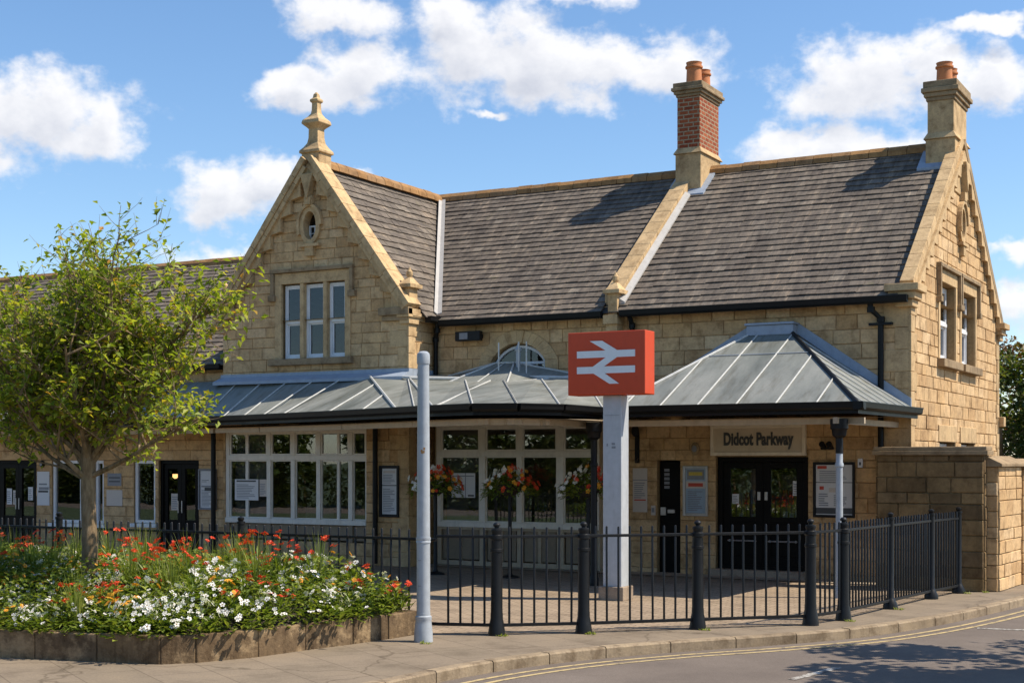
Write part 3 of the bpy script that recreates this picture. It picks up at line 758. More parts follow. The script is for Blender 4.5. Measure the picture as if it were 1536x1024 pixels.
# ---- chimneys
def chimney(x0, x1, y0, y1, zb, z1, z2, z3, mat, name, pots):
    xc, yc = (x0 + x1) / 2, (y0 + y1) / 2
    mb = MB(); mb.box(x0, x1, y0, y1, z1 + .1, z2)
    ch = mb.build('chimney', mat, st, bevel=.006)
    mb = MB(); mb.box(x0 - .03, x1 + .03, y0 - .03, y1 + .03, zb, z1)
    mb.hexa([(x0 - .07, y0 - .07, z1), (x1 + .07, y0 - .07, z1), (x1 + .07, y1 + .07, z1), (x0 - .07, y1 + .07, z1)], [(x0 - .0, y0 - .0, z1 + .13), (x1 + .0, y0 - .0, z1 + .13), (x1 + .0, y1 + .0, z1 + .13), (x0 - .0, y1 + .0, z1 + .13)])
    mb.build('chimney_base', M['trim'], ch, bevel=.012)
    mb = MB(); h = z3 - z2
    for e, a, b in ((.025, 0, .2), (.06, .2, .42), (.10, .42, .66), (.07, .66, 1.0)):
        mb.box(x0 - e, x1 + e, y0 - e, y1 + e, z2 + h * a, z2 + h * b)
    mb.build('chimney_cap', M['darktrim'], ch, bevel=.015)
    for (py, r, hh) in pots:
        mb = MB(); mb.lathe((xc, py, z3), [(r, 0), (r * .92, hh * .72), (r * 1.1, hh * .76), (r * 1.1, hh * .83), (r * .95, hh * .86), (r * .95, hh * .94), (r * 1.02, hh), (r * .8, hh), (r * .78, hh * .8)], 16)
        mb.build('chimney_pot', M['terracotta'], ch, smooth=True)
    mb = MB(); zr = lambda y: ZE + (y - YF) * k + .165
    def apron(xa, xb, ya, yb):
        mb.hexa([(xa, ya, zr(ya) - .05), (xb, ya, zr(ya) - .05), (xb, yb, zr(yb) - .05), (xa, yb, zr(yb) - .05)], [(xa, ya, zr(ya)), (xb, ya, zr(ya)), (xb, yb, zr(yb)), (xa, yb, zr(yb))])
    if mat is M['brick']:
        apron(-10.63, x1 + .15, y0 - .2, y0 - .031); apron(x1 + .031, x1 + .15, y0 - .031, YR - .1); mb.build('chimney_flashing', M['lead'], ch); mb = MB(); apron(x0 - .2, x0 - .031, y0 + .1, YR - .1)
    else: apron(x0 - .16, x0 - .031, y0 - .16, YR - .1); apron(x0 - .031, -5.67, y0 - .16, y0 - .031)
    mb.build('chimney_flashing', M['lead'], ch)
chimney(-10.90, -10.42, 26.55, 27.6, 6.9, 8.1, 9.24, 9.52, M['brick'], 'brick', [(26.85, .16, .46), (27.35, .15, .42)])
chimney(-5.99, -5.52, 26.62, 27.75, 6.9, 7.88, 8.58, 8.94, M['trim'], 'stone', [(26.95, .15, .4), (27.45, .13, .4)])

# ---- windows
def window(B, u0, u1, z0, z1, dep, name='window', fw=.05, bars=(), mat='white', glass='glass', rails=(), parent=st, sash=True, arch=False):
    mb = MB(); frame(mb, B, u0, u1, z0, z1, fw, -dep, -dep + .07)
    for u in bars: mb.bb(B, u - fw / 2, u + fw / 2, z0 + fw, z1 - fw, -dep + .004, -dep + .066)
    for z in rails:
        us = [u0 + fw] + [q for u in bars for q in (u - fw / 2, u + fw / 2)] + [u1 - fw]
        for a, b in zip(us[::2], us[1::2]): mb.bb(B, a, b, z - fw / 2, z + fw / 2, -dep + .008, -dep + .062)
    w = mb.build(name, M[mat], parent, bevel=.006)
    return w
def pane(w, B, u0, u1, z0, z1, d, glass='glass'):
    mb = MB(); mb.bb(B, u0, u1, z0, z1, d - .006, d); return mb.build('pane', M[glass], w, uv=False)
# wing triple sash
us = [(-17.56, -17.13), (-17.04, -16.57), (-16.48, -16.06)]
mb = MB()
for a, b in ((-17.13, -17.04), (-16.57, -16.48)): mb.bb(BW, a, b, 3.99, 5.46, -.16, .03)
mul = mb.build('window_mullion', M['trim'], st, bevel=.01)
mb = MB(); mb.bb(BW, -17.74, -17.58, 3.99, 5.46, -.02, .035); mb.bb(BW, -16.05, -15.92, 3.99, 5.46, -.02, .035); mb.bb(BW, -17.74, -15.92, 5.461, 5.67, -.02, .036)
mb.prism(BW, [(-17.1, 5.46), (-16.5, 5.46), (-16.65, 5.465), (-16.8, 5.52), (-16.95, 5.465)], .03, .045)
mb.build('window_surround', M['trim'], st, bevel=.008)
mb = MB(); mb.bb(BW, -17.82, -15.84, 5.68, 5.75, .0, .09); mb.bb(BW, -17.82, -17.75, 5.25, 5.679, 0, .088); mb.bb(BW, -15.91, -15.84, 5.25, 5.679, 0, .088)
mb.bb(BW, -17.87, -17.71, 5.13, 5.25, 0, .1); mb.bb(BW, -15.95, -15.79, 5.13, 5.25, 0, .1); mb.build('hood_mould', M['darktrim'], st, bevel=.008)
mb = MB(); mb.bb(BW, -17.86, -15.86, 3.86, 3.985, -.1, .12); mb.build('window_sill', M['darktrim'], st, bevel=.012)
for a, b in us:
    w = window(BW, a, b, 4.0, 5.44, .14, 'sash_window', .05)
    mb = MB(); mb.bb(BW, a + .05, b - .05, 4.68, 4.73, -.13, -.06); frame(mb, BW, a + .051, b - .051, 4.73, 5.389, .025, -.115, -.075); frame(mb, BW, a + .051, b - .051, 4.051, 4.68, .03, -.14, -.1)
    mb.build('sash', M['white'], w); pane(w, BW, a + .07, b - .07, 4.74, 5.37, -.09, 'glassup'); pane(w, BW, a + .075, b - .075, 4.075, 4.66, -.115, 'glassup')
# oval windows
def oval(B, uc, zc, ru, rz, mat='trim'):
    mb = MB(); n = 28
    for i in range(n):
        t0, t1 = 2 * math.pi * i / n, 2 * math.pi * (i + 1) / n
        f = lambda t, s: (uc + (ru + s) * math.cos(t), zc + (rz + s) * math.sin(t))
        mb.prism(B, [f(t0, .0), f(t1, .0), f(t1, .09), f(t0, .09)], -.14, .075)
        if -.15 < (t0 / math.pi) < 1.1: mb.prism(B, [f(t0, .095), f(t1, .095), f(t1, .15), f(t0, .15)], 0, .11)
    mb.bb(B, uc - .1, uc + .1, zc - rz - .32, zc - rz - .1, 0, .1); mb.bb(B, uc - .24, uc + .24, zc - rz - .14, zc - rz - .08, 0, .12)
    mb.bb(B, uc - .09, uc + .09, zc + rz + .14, zc + rz + .3, 0, .12)
    o = mb.build('oval_window', M[mat], st)
    mb = MB(); frame(mb, B, uc - ru + .02, uc + ru - .02, zc - rz + .03, zc + .02, .03, -.13, -.09); mb.bb(B, uc - .01, uc + .01, zc - rz + .06, zc - .01, -.12, -.1); mb.bb(B, uc - ru + .05, uc + ru - .05, zc - rz * .5, zc - rz * .46, -.125, -.095)
    mb.build('sash', M['white'], o)
    mb = MB(); mb.prism(B, [(uc + (ru) * math.cos(i * .2618), zc + rz * math.sin(i * .2618)) for i in range(24)], -.146, -.135); mb.build('pane', M['glassup'], o, uv=False)
oval(BW, -16.86, 6.565, .15, .275); oval(BG, 27.17, 6.375, .19, .275)
# gable sash windows + hoods + lower windows
for a, b in ((25.42, 26.7), (27.22, 28.5)):
    w = window(BG, a + .02, b - .02, 3.8, 5.12, .2, 'sash_window', .06)
    mb = MB(); mb.bb(BG, a + .08, b - .08, 4.42, 4.48, -.19, -.11); frame(mb, BG, a + .081, b - .081, 4.48, 5.059, .035, -.17, -.13); frame(mb, BG, a + .081, b - .081, 3.861, 4.42, .04, -.2, -.155)
    mb.bb(BG, (a + b) / 2 - .02, (a + b) / 2 + .02, 3.9, 4.42, -.19, -.16)
    mb.build('sash', M['white'], w); pane(w, BG, a + .1, b - .1, 4.5, 5.04, -.15, 'glassup'); pane(w, BG, a + .1, b - .1, 3.89, 4.4, -.18, 'glassup')
    mb = MB(); mb.bb(BG, a - .13, a - .001, 3.78, 5.14, -.02, .035); mb.bb(BG, b + .001, b + .13, 3.78, 5.14, -.02, .035); mb.bb(BG, a - .13, b + .13, 5.141, 5.36, -.02, .036); mb.build('window_surround', M['trim'], st, bevel=.008)
    mb = MB(); mb.bb(BG, a - .22, b + .22, 5.37, 5.44, 0, .1); mb.bb(BG, a - .22, a - .15, 4.85, 5.369, 0, .098); mb.bb(BG, b + .15, b + .22, 4.85, 5.369, 0, .098)
    mb.bb(BG, a - .26, a - .11, 4.75, 4.85, 0, .11); mb.bb(BG, b + .11, b + .26, 4.75, 4.85, 0, .11); mb.build('hood_mould', M['darktrim'], st, bevel=.008)
    mb = MB(); mb.bb(BG, a - .16, b + .16, 3.63, 3.775, -.1, .14); mb.build('window_sill', M['darktrim'], st, bevel=.012)
    mb = MB(); mb.bb(BG, a - .1, b + .1, 2.325, 2.62, -.02, .035); mb.build('window_lintel', M['trim'], st, bevel=.01)
    w = window(BG, a + .02, b - .02, .92, 2.3, .2, 'window', .06, bars=((a + b) / 2,)); pane(w, BG, a + .08, b - .08, .98, 2.24, -.17)
# arched window
w = window(BF, -13.3, -12.22, 3.1, 3.84, .16, 'arched_window', .05, bars=(-12.95, -12.56))
def arc_pts(uc, zs, hw, rise, n=14):
    R_ = (hw * hw + rise * rise) / (2 * rise); a0 = math.asin(hw / R_)
    return [(uc + R_ * math.sin(-a0 + 2 * a0 * i / n), zs + R_ * math.cos(-a0 + 2 * a0 * i / n) - (R_ - rise)) for i in range(n + 1)]
o_, i_ = arc_pts(-12.76, 3.86, .84, .56), arc_pts(-12.76, 3.86, .57, .32)
mb = MB()
for i in range(14):
    if i == 7: pass
    mb.prism(BF, [i_[i], i_[i + 1], o_[i + 1], o_[i]], -.18, .035 + (.03 if i in (6, 7) else 0))
mb.bb(BF, -13.6, -13.33, 3.1, 3.859, -.02, .03); mb.bb(BF, -12.19, -11.92, 3.1, 3.859, -.02, .03)
mb.build('arch_surround', M['trim'], st, bevel=.008)
mb = MB()
ii = arc_pts(-12.76, 3.84, .54, .31)
jj = arc_pts(-12.76, 3.84, .49, .26)
for i in range(14): mb.prism(BF, [jj[i], jj[i + 1], ii[i + 1], ii[i]], -.16, -.09)
mb.build('arch_frame', M['white'], w)
pane(w, BF, -13.26, -12.26, 3.14, 3.84, -.13)
mb = MB(); mb.prism(BF, [(-13.26, 3.841)] + ii[1:-1] + [(-12.26, 3.841)], -.136, -.13); mb.build('pane', M['glassup'], w, uv=False)
# wing front shop window
def shopwin(B, u0, u1, z0, zt0, zt1, z1, mul, dep, sill, tops=None, name='shop_window', thin=()):
    mb = MB(); f = .085
    mb.bb(B, u0, u1, zt0, zt1, -dep, -dep + .09); mb.bb(B, u0, u1, z1, z1 + .1, -dep, -dep + .09); mb.bb(B, u0, u1, z0 - .1, z0, -dep - .002, -dep + .12)
    for (a, b) in mul:
        mb.bb(B, a, b, z0, zt0, -dep + .002, -dep + .095); mb.bb(B, a, b, zt1, z1, -dep + .002, -dep + .095)
    w = mb.build(name, M['cream'], st, bevel=.008)
    mb = MB()
    for a, b in thin: mb.bb(B, a, b, z0, zt0, -dep + .02, -dep + .07); mb.bb(B, a, b, zt1, z1, -dep + .02, -dep + .07)
    for (a, b), (c, d) in zip(mul, mul[1:]):
        frame(mb, B, b, c, z0, zt0, .022, -dep + .03, -dep + .06); frame(mb, B, b, c, zt1, z1, .03, -dep + .03, -dep + .075)
    mb.build('sash', M['cream'], w)
    for (a, b), (c, d) in zip(mul, mul[1:]):
        pane(w, B, b + .012, c - .012, z0 + .012, zt0 - .012, -dep + .045); pane(w, B, b + .015, c - .015, zt1 + .015, z1 - .015, -dep + .05)
    return w
mw = [(-19.02, -18.93), (-17.98, -17.88), (-17.38, -17.28), (-16.76, -16.66), (-16.0, -15.9), (-15.6, -15.57)]
shopwin(BW, -19.02, -15.57, .85, 2.0, 2.1, 2.54, mw, .1, .75, thin=((-18.53, -18.46), (-16.28, -16.22)))
mb = MB()
for (a, b), (c, d) in zip(mw, mw[1:]):
    mb.bb(BW, b - .01, c + .01, .45, .74, -.09, -.05); mb.bb(BW, a, b, .42, .75, -.09, -.01)
mb.bb(BW, -15.6, -15.57, .42, .75, -.09, -.01)
mb.build('window_stall_panel', M['panel'], st, bevel=.006)
# bay shop front on the main wall
BY = Basis((0, 22.98, 0), (1, 0, 0), (0, -1, 0))
mbay = [(-14.34, -14.24), (-13.4, -13.27), (-12.6, -12.49), (-11.78, -11.64), (-11.0, -10.93)]
bay = shopwin(BY, -14.34, -10.93, .85, 2.07, 2.17, 2.6, mbay, .08, .75)
mb = MB()
for (a, b), (c, d) in zip(mbay, mbay[1:]):
    h = (b + c) / 2
    for p, q in ((b + .03, h - .03), (h + .03, c - .03)): mb.bb(BY, p, q, .14, .7, -.07, -.03)
mb.build('bay_panel', M['panel'], bay, bevel=.006)
mb = MB()
for a, b in mbay: mb.bb(BY, a, b, .03, .75, -.08, .0)
for (a, b), (c, d) in zip(mbay, mbay[1:]): mb.bb(BY, b, c, .03, .12, -.08, -.0); mb.bb(BY, b, c, .70, .75, -.08, -.0); mb.bb(BY, (b + c) / 2 - .03, (b + c) / 2 + .03, .12, .7, -.08, -.01)
mb.build('bay_frame', M['beige'], bay, bevel=.006)
mb = MB(); mb.box(-14.36, -14.34, 22.98, YF, 0, 2.7); mb.box(-10.93, -10.91, 22.98, YF, 0, 2.7); mb.box(-14.36, -10.91, 22.96, YF, 2.701, 2.75); mb.build('bay_side', M['beige'], bay)
# doors
def double_door():
    mb = MB(); u0, u1 = -8.84, -7.24; frame(mb, BF, u0, u1, .13, 2.05, .08, -.16, -.06)
    d = mb.build('door', M['doorblack'], st, bevel=.006); uc = (u0 + u1) / 2
    for a, b, s in ((u0 + .08, uc - .004, 1), (uc + .004, u1 - .08, -1)):
        mb = MB(); z0, z1 = .14, 1.965
        mb.bb(BF, a, a + .13, z0, z1, -.14, -.09); mb.bb(BF, b - .13, b, z0, z1, -.14, -.09); mb.bb(BF, a + .13, b - .13, 1.86, z1, -.14, -.09); mb.bb(BF, a + .13, b - .13, .93, 1.03, -.14, -.09); mb.bb(BF, a + .13, b - .13, z0, .36, -.14, -.09)
        mb.bb(BF, a + .13, b - .13, .36, .93, -.13, -.11)
        mb.build('door_leaf', M['doorblack'], d, bevel=.005)
        mb = MB(); mb.bb(BF, a + .12, b - .12, 1.02, 1.87, -.12, -.113); mb.build('pane', M['glass'], d, uv=False)
        mb = MB(); mb.tube([BF.p(a + .1, .62, -.04), BF.p(b - .1, .62, -.04)], .014, 8); mb.bb(BF, a + .12, a + .14, .6, .64, -.1, -.04); mb.bb(BF, b - .14, b - .12, .6, .64, -.1, -.04)
        mb.build('push_bar', M['metal'], d)
        mb = MB(); hx = b - .06 if s > 0 else a + .06; mb.bb(BF, hx - .025, hx + .025, 1.32, 1.46, -.09, -.06); mb.build('handle', M['metal'], d)
    mb = MB(); mb.bb(BF, -8.95, -7.15, .006, .13, -.2, .16); mb.build('door_step', M['concrete'], st, bevel=.01)
double_door()
mb = MB(); mb.bb(BF, -9.94, -9.54, .02, 1.98, -.14, -.09); d = mb.build('door', M['doorblack'], st, bevel=.006)
mb = MB()
for i in range(5): mb.bb(BF, -9.86, -9.76, 1.5 + i * .075, 1.55 + i * .075, -.09, -.085)
mb.build('door_notice', M['greyink'], d)
mb = MB(); mb.bb(BF, -9.92, -9.82, 1.03, 1.17, -.09, -.06); mb.bb(BF, -9.78, -9.65, 1.07, 1.13, -.09, -.05); mb.build('handle', M['metal'], d)
# interior shell
mb = MB()
mb.face([(XWL + .3, YW + .3, .02), (XC - .3, YW + .3, .02), (XC - .3, YB - .3, .02), (XWL + .3, YB - .3, .02)])
mb.face([(XWL + .3, 25.6, .02), (XWL + .3, 25.6, 2.8), (XC - .3, 25.6, 2.8), (XC - .3, 25.6, .02)])
mb.face([(XWL + .2, YW + .25, 2.8), (XC - .3, YW + .25, 2.8), (XC - .3, YB - .3, 2.8), (XWL + .2, YB - .3, 2.8)])
mb.box(-17.6, -16.9, 23.2, 23.7, .02, 1.05); mb.box(-12.4, -11.6, 24.2, 24.6, .02, 1.2)
mb.build('interior', M['interior'], st)
mb = MB()
mb.bb(BW, -18.93, -18.0, .86, 1.99, -.25, -.2); mb.bb(BW, -18.9, -17.98, 2.11, 2.53, -.25, -.2); mb.bb(BW, -15.88, -15.6, 2.11, 2.53, -.25, -.2)
mb.bb(BY, -14.22, -13.42, .86, 2.06, -.22, -.18); mb.bb(BY, -14.22, -13.42, 2.18, 2.58, -.22, -.18)
mb.bb(BG, 25.5, 26.65, 3.85, 5.1, -.45, -.42); mb.bb(BG, 27.3, 28.45, 3.85, 5.1, -.45, -.42)
mb.build('blind', M['curtain'], st)

# ---- canopies
def roof_sheet(mb, pts, th=.02):
    pts = [V(p) for p in pts]; n = (pts[1] - pts[0]).cross(pts[2] - pts[0]).normalized()
    if n.z < 0: n = -n
    if len(pts) == 4:
        mb.hexa([pts[0] - n * th, pts[1] - n * th, pts[2] - n * th], [pts[0], pts[1], pts[2]]); mb.hexa([pts[0] - n * th, pts[2] - n * th, pts[3] - n * th], [pts[0], pts[2], pts[3]])
    else: mb.hexa([p - n * th for p in pts], pts)
def bar(parent, a, b, w=.013, mat='bar', h=.03):
    mb = MB(); a, b = V(a) + V((0, 0, .012)), V(b) + V((0, 0, .012)); mb.tube([a, b], w, 6); return mb.build('glazing_bar', M[mat], parent)
def fascia(parent, pts, z0, z1, th, name, mat, inset=0):
    mb = MB(); pts = [V(p) for p in pts]
    for a, b in zip(pts, pts[1:]):
        t = (b - a); t.z = 0; t.normalize(); sd = V((-t.y, t.x, 0))
        if inset: a = a + sd * inset; b = b + sd * inset
        mb.hexa([(a.x, a.y, z0), (b.x, b.y, z0), (b.x + sd.x * th, b.y + sd.y * th, z0), (a.x + sd.x * th, a.y + sd.y * th, z0)], [(a.x, a.y, z1), (b.x, b.y, z1), (b.x + sd.x * th, b.y + sd.y * th, z1), (a.x + sd.x * th, a.y + sd.y * th, z1)])
    return mb.build(name, M[mat], parent)
ZC = 2.80
AP = None
E = [(-26.5, 21.45), (-22, 21.4), (-18.6, 21.25), (-17.2, 20.85), (-14.6, 19.85), (-12.6, 18.98), (-11.6, 18.5), (-10.75, 18.25), (-10.1, 18.45), (-9.72, 19.1), (-9.72, 20.6)]
E3 = [(x, y, ZC) for x, y in E]
P_ = V((-15.5, YW - .03, 3.60)); CW = V((-14.62, YF - .03, 3.66)); EE = V((-9.72, YF - .03, 2.95))
mb = MB()
def top_at(x):
    return V((x, 22.72 if x < -19.08 else YW - .03, 3.60))
roof_sheet(mb, [E3[0], E3[1], top_at(-22), top_at(-26.5)]); roof_sheet(mb, [E3[1], E3[2], top_at(-19.0), top_at(-22)])
roof_sheet(mb, [E3[2], E3[3], top_at(-17.4), top_at(-19.0)]); roof_sheet(mb, [E3[3], E3[4], P_, top_at(-17.4)]); roof_sheet(mb, [E3[4], E3[5], P_])
TT = [P_, V((-14.75, 22.6, 3.585)), V((-13.9, YF - .06, 3.575)), V((-13.1, YF - .06, 3.57)), V((-12.3, YF - .06, 3.56)), V((-11.4, YF - .06, 3.53)), V((-10.5, YF - .06, 3.42)), EE]
EP = E3[5:]
for q in range(5): roof_sheet(mb, [EP[q], EP[q + 1], TT[q + 1], TT[q]])
roof_sheet(mb, [EP[5], TT[6], TT[5]]); roof_sheet(mb, [EP[5], EE, TT[6]])
roof_sheet(mb, [P_, TT[1], CW]); roof_sheet(mb, [TT[1], TT[2], CW])
can = mb.build('canopy', M['zinc'], st)
fascia(can, E3, ZC - .13, ZC - .015, .03, 'canopy_fascia', 'gutter')
gutter(E3, 'gutter', parent=can)
fascia(can, E3, ZC - .27, ZC - .18, .07, 'soffit_beam', 'beige', .3)
# underside boarding
mb = MB()
for (a, b) in zip(E3, E3[1:]):
    ya = YF - .05 if a[0] > XWR else YW - .02; yb = YF - .05 if b[0] > XWR else YW - .02
    if a[0] < -18.7: ya = yb = 22.4
    mb.face([(a[0], a[1] + .2, ZC - .175), (b[0], b[1] + .2, ZC - .175), (b[0], yb, ZC - .10), (a[0], ya, ZC - .10)])
mb.build('canopy_soffit', M['soffit'], can)
for x in (-25.6, -24.8, -24, -23.2, -22.4, -21.6, -20.8, -20.0, -19.3, -18.6, -17.95, -17.3, -16.65, -16.0):
    t = top_at(x) if x < P_.x else P_
    for (a, b) in zip(E3, E3[1:]):
        if a[0] <= x <= b[0]:
            f_ = (x - a[0]) / (b[0] - a[0]); bar(can, V(a).lerp(V(b), f_), t + V((0, 0, .01))); break
bar(can, E3[5], P_ + V((0, 0, .02)), .022)
for e, top in ((V(E3[4]), P_.lerp(V(E3[5]), .28)), (V(E3[4]).lerp(V(E3[5]), .5), P_.lerp(V(E3[5]), .6))): bar(can, e, top)
for q in range(1, 6): bar(can, EP[q], TT[q], .016)
bar(can, V(EP[0]).lerp(V(EP[1]), .5), TT[1], .013); bar(can, EP[1], TT[3], .016); bar(can, EP[3], TT[3], .016); bar(can, EP[5], TT[6], .018)
ring = [P_ + V((0, 0, .03))] + [V(TT[q]).lerp(V(EP[min(q, 5)]), .12) + V((0, 0, .03)) for q in range(1, 7)]
mb = MB(); mb.tube(ring, .032, 8); mb.build('ring_tube', M['bar'], can, smooth=True)
# small hipped lantern peak against the wall
pk = [V((-14.25, YF - .05, 3.60)), V((-13.75, 22.35, 3.40)), V((-12.35, 22.15, 3.36)), V((-11.45, YF - .05, 3.54))]; a1, a2 = V((-13.15, YF - .18, 3.80)), V((-12.75, YF - .18, 3.80))
mb = MB(); roof_sheet(mb, [pk[0], pk[1], a1]); roof_sheet(mb, [pk[1], pk[2], a2, a1]); roof_sheet(mb, [pk[2], pk[3], a2])
lan = mb.build('canopy_lantern', M['zinc'], can)
for a, b in ((pk[0], a1), (pk[1], a1), (pk[2], a2), (pk[3], a2), (a1, a2), (pk[0], pk[1]), (pk[1], pk[2]), (pk[2], pk[3])): bar(can, a, b, .018)
bar(can, pk[1].lerp(pk[2], .5), a1.lerp(a2, .5), .012)
AP = V((-12.6, YF - .2, 3.78))
mb = MB(); mb.tube([AP + V((.0, -.1, -.1)), AP + V((0, -.1, .22))], .045, 10); mb.lathe(AP + V((0, -.1, .22)), [(.06, 0), (.07, .04), (.04, .08), (.02, .12), (.01, .15)], 10); mb.build('canopy_vent', M['steel'], can, smooth=True)
for dx in (-.3, .12, .28):
    mb = MB(); mb.tube([AP + V((dx, -.3, -.25)), AP + V((dx, -.3, .38))], .014, 6); mb.build('snow_guard', M['bar'], can)
# wing flashing
mb = MB(); mb.bb(BW, -19.1, XWR + .02, 3.55, 3.72, .02, .055); mb.bb(BR, YW - .055, YF - .03, 3.55, 3.72, .02, .05)
mb.hexa([BW.p(-19.1, 3.55, .055), BW.p(XWR + .05, 3.55, .055), BW.p(XWR + .05, 3.50, .3), BW.p(-19.1, 3.50, .3)], [BW.p(-19.1, 3.66, .055), BW.p(XWR + .05, 3.66, .055), BW.p(XWR + .05, 3.56, .3), BW.p(-19.1, 3.56, .3)])
mb.build('canopy_flashing', M['lead'], can)
mb = MB(); mb.bb(BF, -11.6, -10.6, 3.3, 3.48, .02, .05)
mb.build('canopy_flashing', M['lead'], can)
# entrance canopy
TL, TR_ = V((-8.14, YF - .2, 4.14)), V((-7.45, YF - .2, 4.14)); EL, ER, EB = V((-9.5, 20.28, ZC)), V((-5.52, 20.2, ZC)), V((-5.40, YF - .02, ZC)); EBL = V((-10.35, YF - .02, ZC + .08))
TLb, TRb = V((-8.14, YF - .02, 4.14)), V((-7.45, YF - .02, 4.14))
mb = MB(); roof_sheet(mb, [EL, ER, TR_, TL]); roof_sheet(mb, [ER, EB, TRb, TR_]); roof_sheet(mb, [EBL, EL, TL, TLb])
ec = mb.build('entrance_canopy', M['zinc'], st)
eav = [EL, ER, EB]
fascia(ec, [EL, ER], ZC - .13, ZC - .015, .03, 'canopy_fascia', 'gutter'); fascia(ec, [ER, EB], ZC - .13, ZC - .015, .03, 'canopy_fascia', 'gutter')
gutter([EL, ER + V((.1, 0, 0))], parent=ec); gutter([ER + V((0, -.1, 0)), EB], parent=ec)
fascia(ec, [EL, ER], ZC - .27, ZC - .18, .07, 'soffit_beam', 'beige', .3); fascia(ec, [ER, EB], ZC - .27, ZC - .18, .07, 'soffit_beam', 'beige', .3)
mb = MB(); mb.face([EL + V((0, .2, -.175)), ER + V((-.2, .2, -.175)), (EB.x - .2, YF - .04, ZC - .1), (-9.5, YF - .04, ZC - .1)]); mb.build('canopy_soffit', M['soffit'], ec)
x = -9.25
while x < -5.7:
    f_ = (x - EL.x) / (ER.x - EL.x); e = EL.lerp(ER, f_)
    if x < TL.x: s_ = (x - EL.x) / (TL.x - EL.x); t = EL.lerp(TL, s_)
    elif x > TR_.x: s_ = (x - TR_.x) / (ER.x - TR_.x); t = TR_.lerp(ER, s_)
    else: t = TL.lerp(TR_, (x - TL.x) / (TR_.x - TL.x))
    bar(ec, e, t); x += .62
for i in range(1, 7):
    y = 20.2 + i * .45; e = ER.lerp(EB, (y - 20.2) / 3.1); t = ER.lerp(TR_, (y - 20.2) / 2.95); bar(ec, e, t, .012)
bar(ec, ER, TR_, .035, 'gutter'); bar(ec, EL, TL, .022)
bar(ec, EL.lerp(TL, .68), ER.lerp(TR_, .68), .008, 'steel')
mb = MB(); mb.box(-8.2, -7.39, YF - .3, YF - .02, 4.10, 4.27); mb.box(-8.23, -7.36, YF - .33, YF - .02, 4.272, 4.31); mb.build('canopy_crest', M['lead'], ec, bevel=.01)
def wallflash(a, b, w):
    mb = MB(); a, b = V(a), V(b); y = YF - .07
    mb.hexa([(a.x, y, a.z - .02), (b.x, y, b.z - .02), (b.x, YF - .015, b.z - .02), (a.x, YF - .015, a.z - .02)], [(a.x, y + .02, a.z + w), (b.x, y + .02, b.z + w), (b.x, YF - .015, b.z + w), (a.x, YF - .015, a.z + w)]); mb.build('canopy_flashing', M['lead'], ec)
wallflash((-7.39, 0, 4.14), (-5.5, 0, ZC + .03), .17); wallflash((-10.4, 0, ZC + .1), (-8.2, 0, 4.14), .17)
# columns
def column(par, x, y, light=True):
    mb = MB(); mb.lathe((x, y, 0), [(.075, .0), (.075, .12), (.06, .16), (.055, .2), (.05, 1.9), (.062, 1.91), (.062, 1.95), (.05, 1.97), (.05, 2.2)], 16)
    c = mb.build('column', M['steel' if light else 'iron'], par, smooth=True)
    mb = MB(); mb.lathe((x, y, 0), [(.054, 2.1), (.054, 2.32), (.10, 2.36), (.11, 2.44), (.13, 2.46), (.13, 2.6)], 16); mb.build('column_capital', M['iron'], c, smooth=True)
column(ec, -5.85, 20.4)
column(can, -9.84, 20.5, False)
# ------------------------------------------------------------------ lower range at left
ra = thing('station_range', 'lower stone range with dark glazed doors behind the young tree', 'building', (-26, 26, 0))
YL = 22.75; BLr = Basis((0, YL, 0), (1, 0, 0), (0, -1, 0)); XL0 = -36.0
hL = [(-27.2, -24.72, 0.02, 2.0), (-24.24, -23.35, .62, 2.0), (-22.95, -22.68, .62, 2.0), (-21.8, -21.2, .66, 2.0), (-21.1, -20.0, .02, 2.0)]
mb = MB(); wall_plane(mb, BLr, XL0, XWL, 0, 4.0, hL); Bq = Basis((XL0, 0, 0), (0, -1, 0), (-1, 0, 0)); wall_plane(mb, Bq, -YB, -YL, 0, 4.0, [])
mb.face([(XL0, YL, 4.0), (XL0, YB + .4, 4.0), (XL0, YR, 6.8)]); mb.face([(XL0, YB, 0), (XWL, YB, 0), (XWL, YB, 4), (XL0, YB, 4)])
rw = mb.build('wall', M['mortar'], ra)
mb = MB(); ashlar(mb, BLr, 0, 4.0, lambda a, b: [(XL0, XWL)], hL, lens=(.4, .8)); mb.build('stone_coursing', M['stone'], rw)
k2 = (6.75 - 4.0) / (YR - YL); S2 = V((0, 1, k2)).normalized(); N2 = V((0, -k2, 1)).normalized(); P2 = V((XL0, YL - .25, 4.0 - .25 * k2 + .1))
mb = MB(); mb.face([P2, (XWL, P2.y, P2.z), (XWL, YR, 6.83), (XL0, YR, 6.83)]); mb.face([(XWL, YB + .3, 4.05), (XL0, YB + .3, 4.05), (XL0, YR, 6.83), (XWL, YR, 6.83)])
rr = mb.build('roof', M['interiordark'], ra)
mb = MB(); tiles(mb, P2, (1, 0, 0), S2, N2, XWL - XL0, (YR - P2.y) / S2.y, lambda u, s: u > 4, ex=.21, tw=.29); mb.build('tile_course', M['slate'], rr)
ridge((XL0, YR, 6.88), (XWL + .2, YR, 6.88), 36, 'ridge_tile', ra)
gutter([(XL0, P2.y - .01, P2.z - .03), (XWL - .1, P2.y - .01, P2.z - .03)], parent=ra)
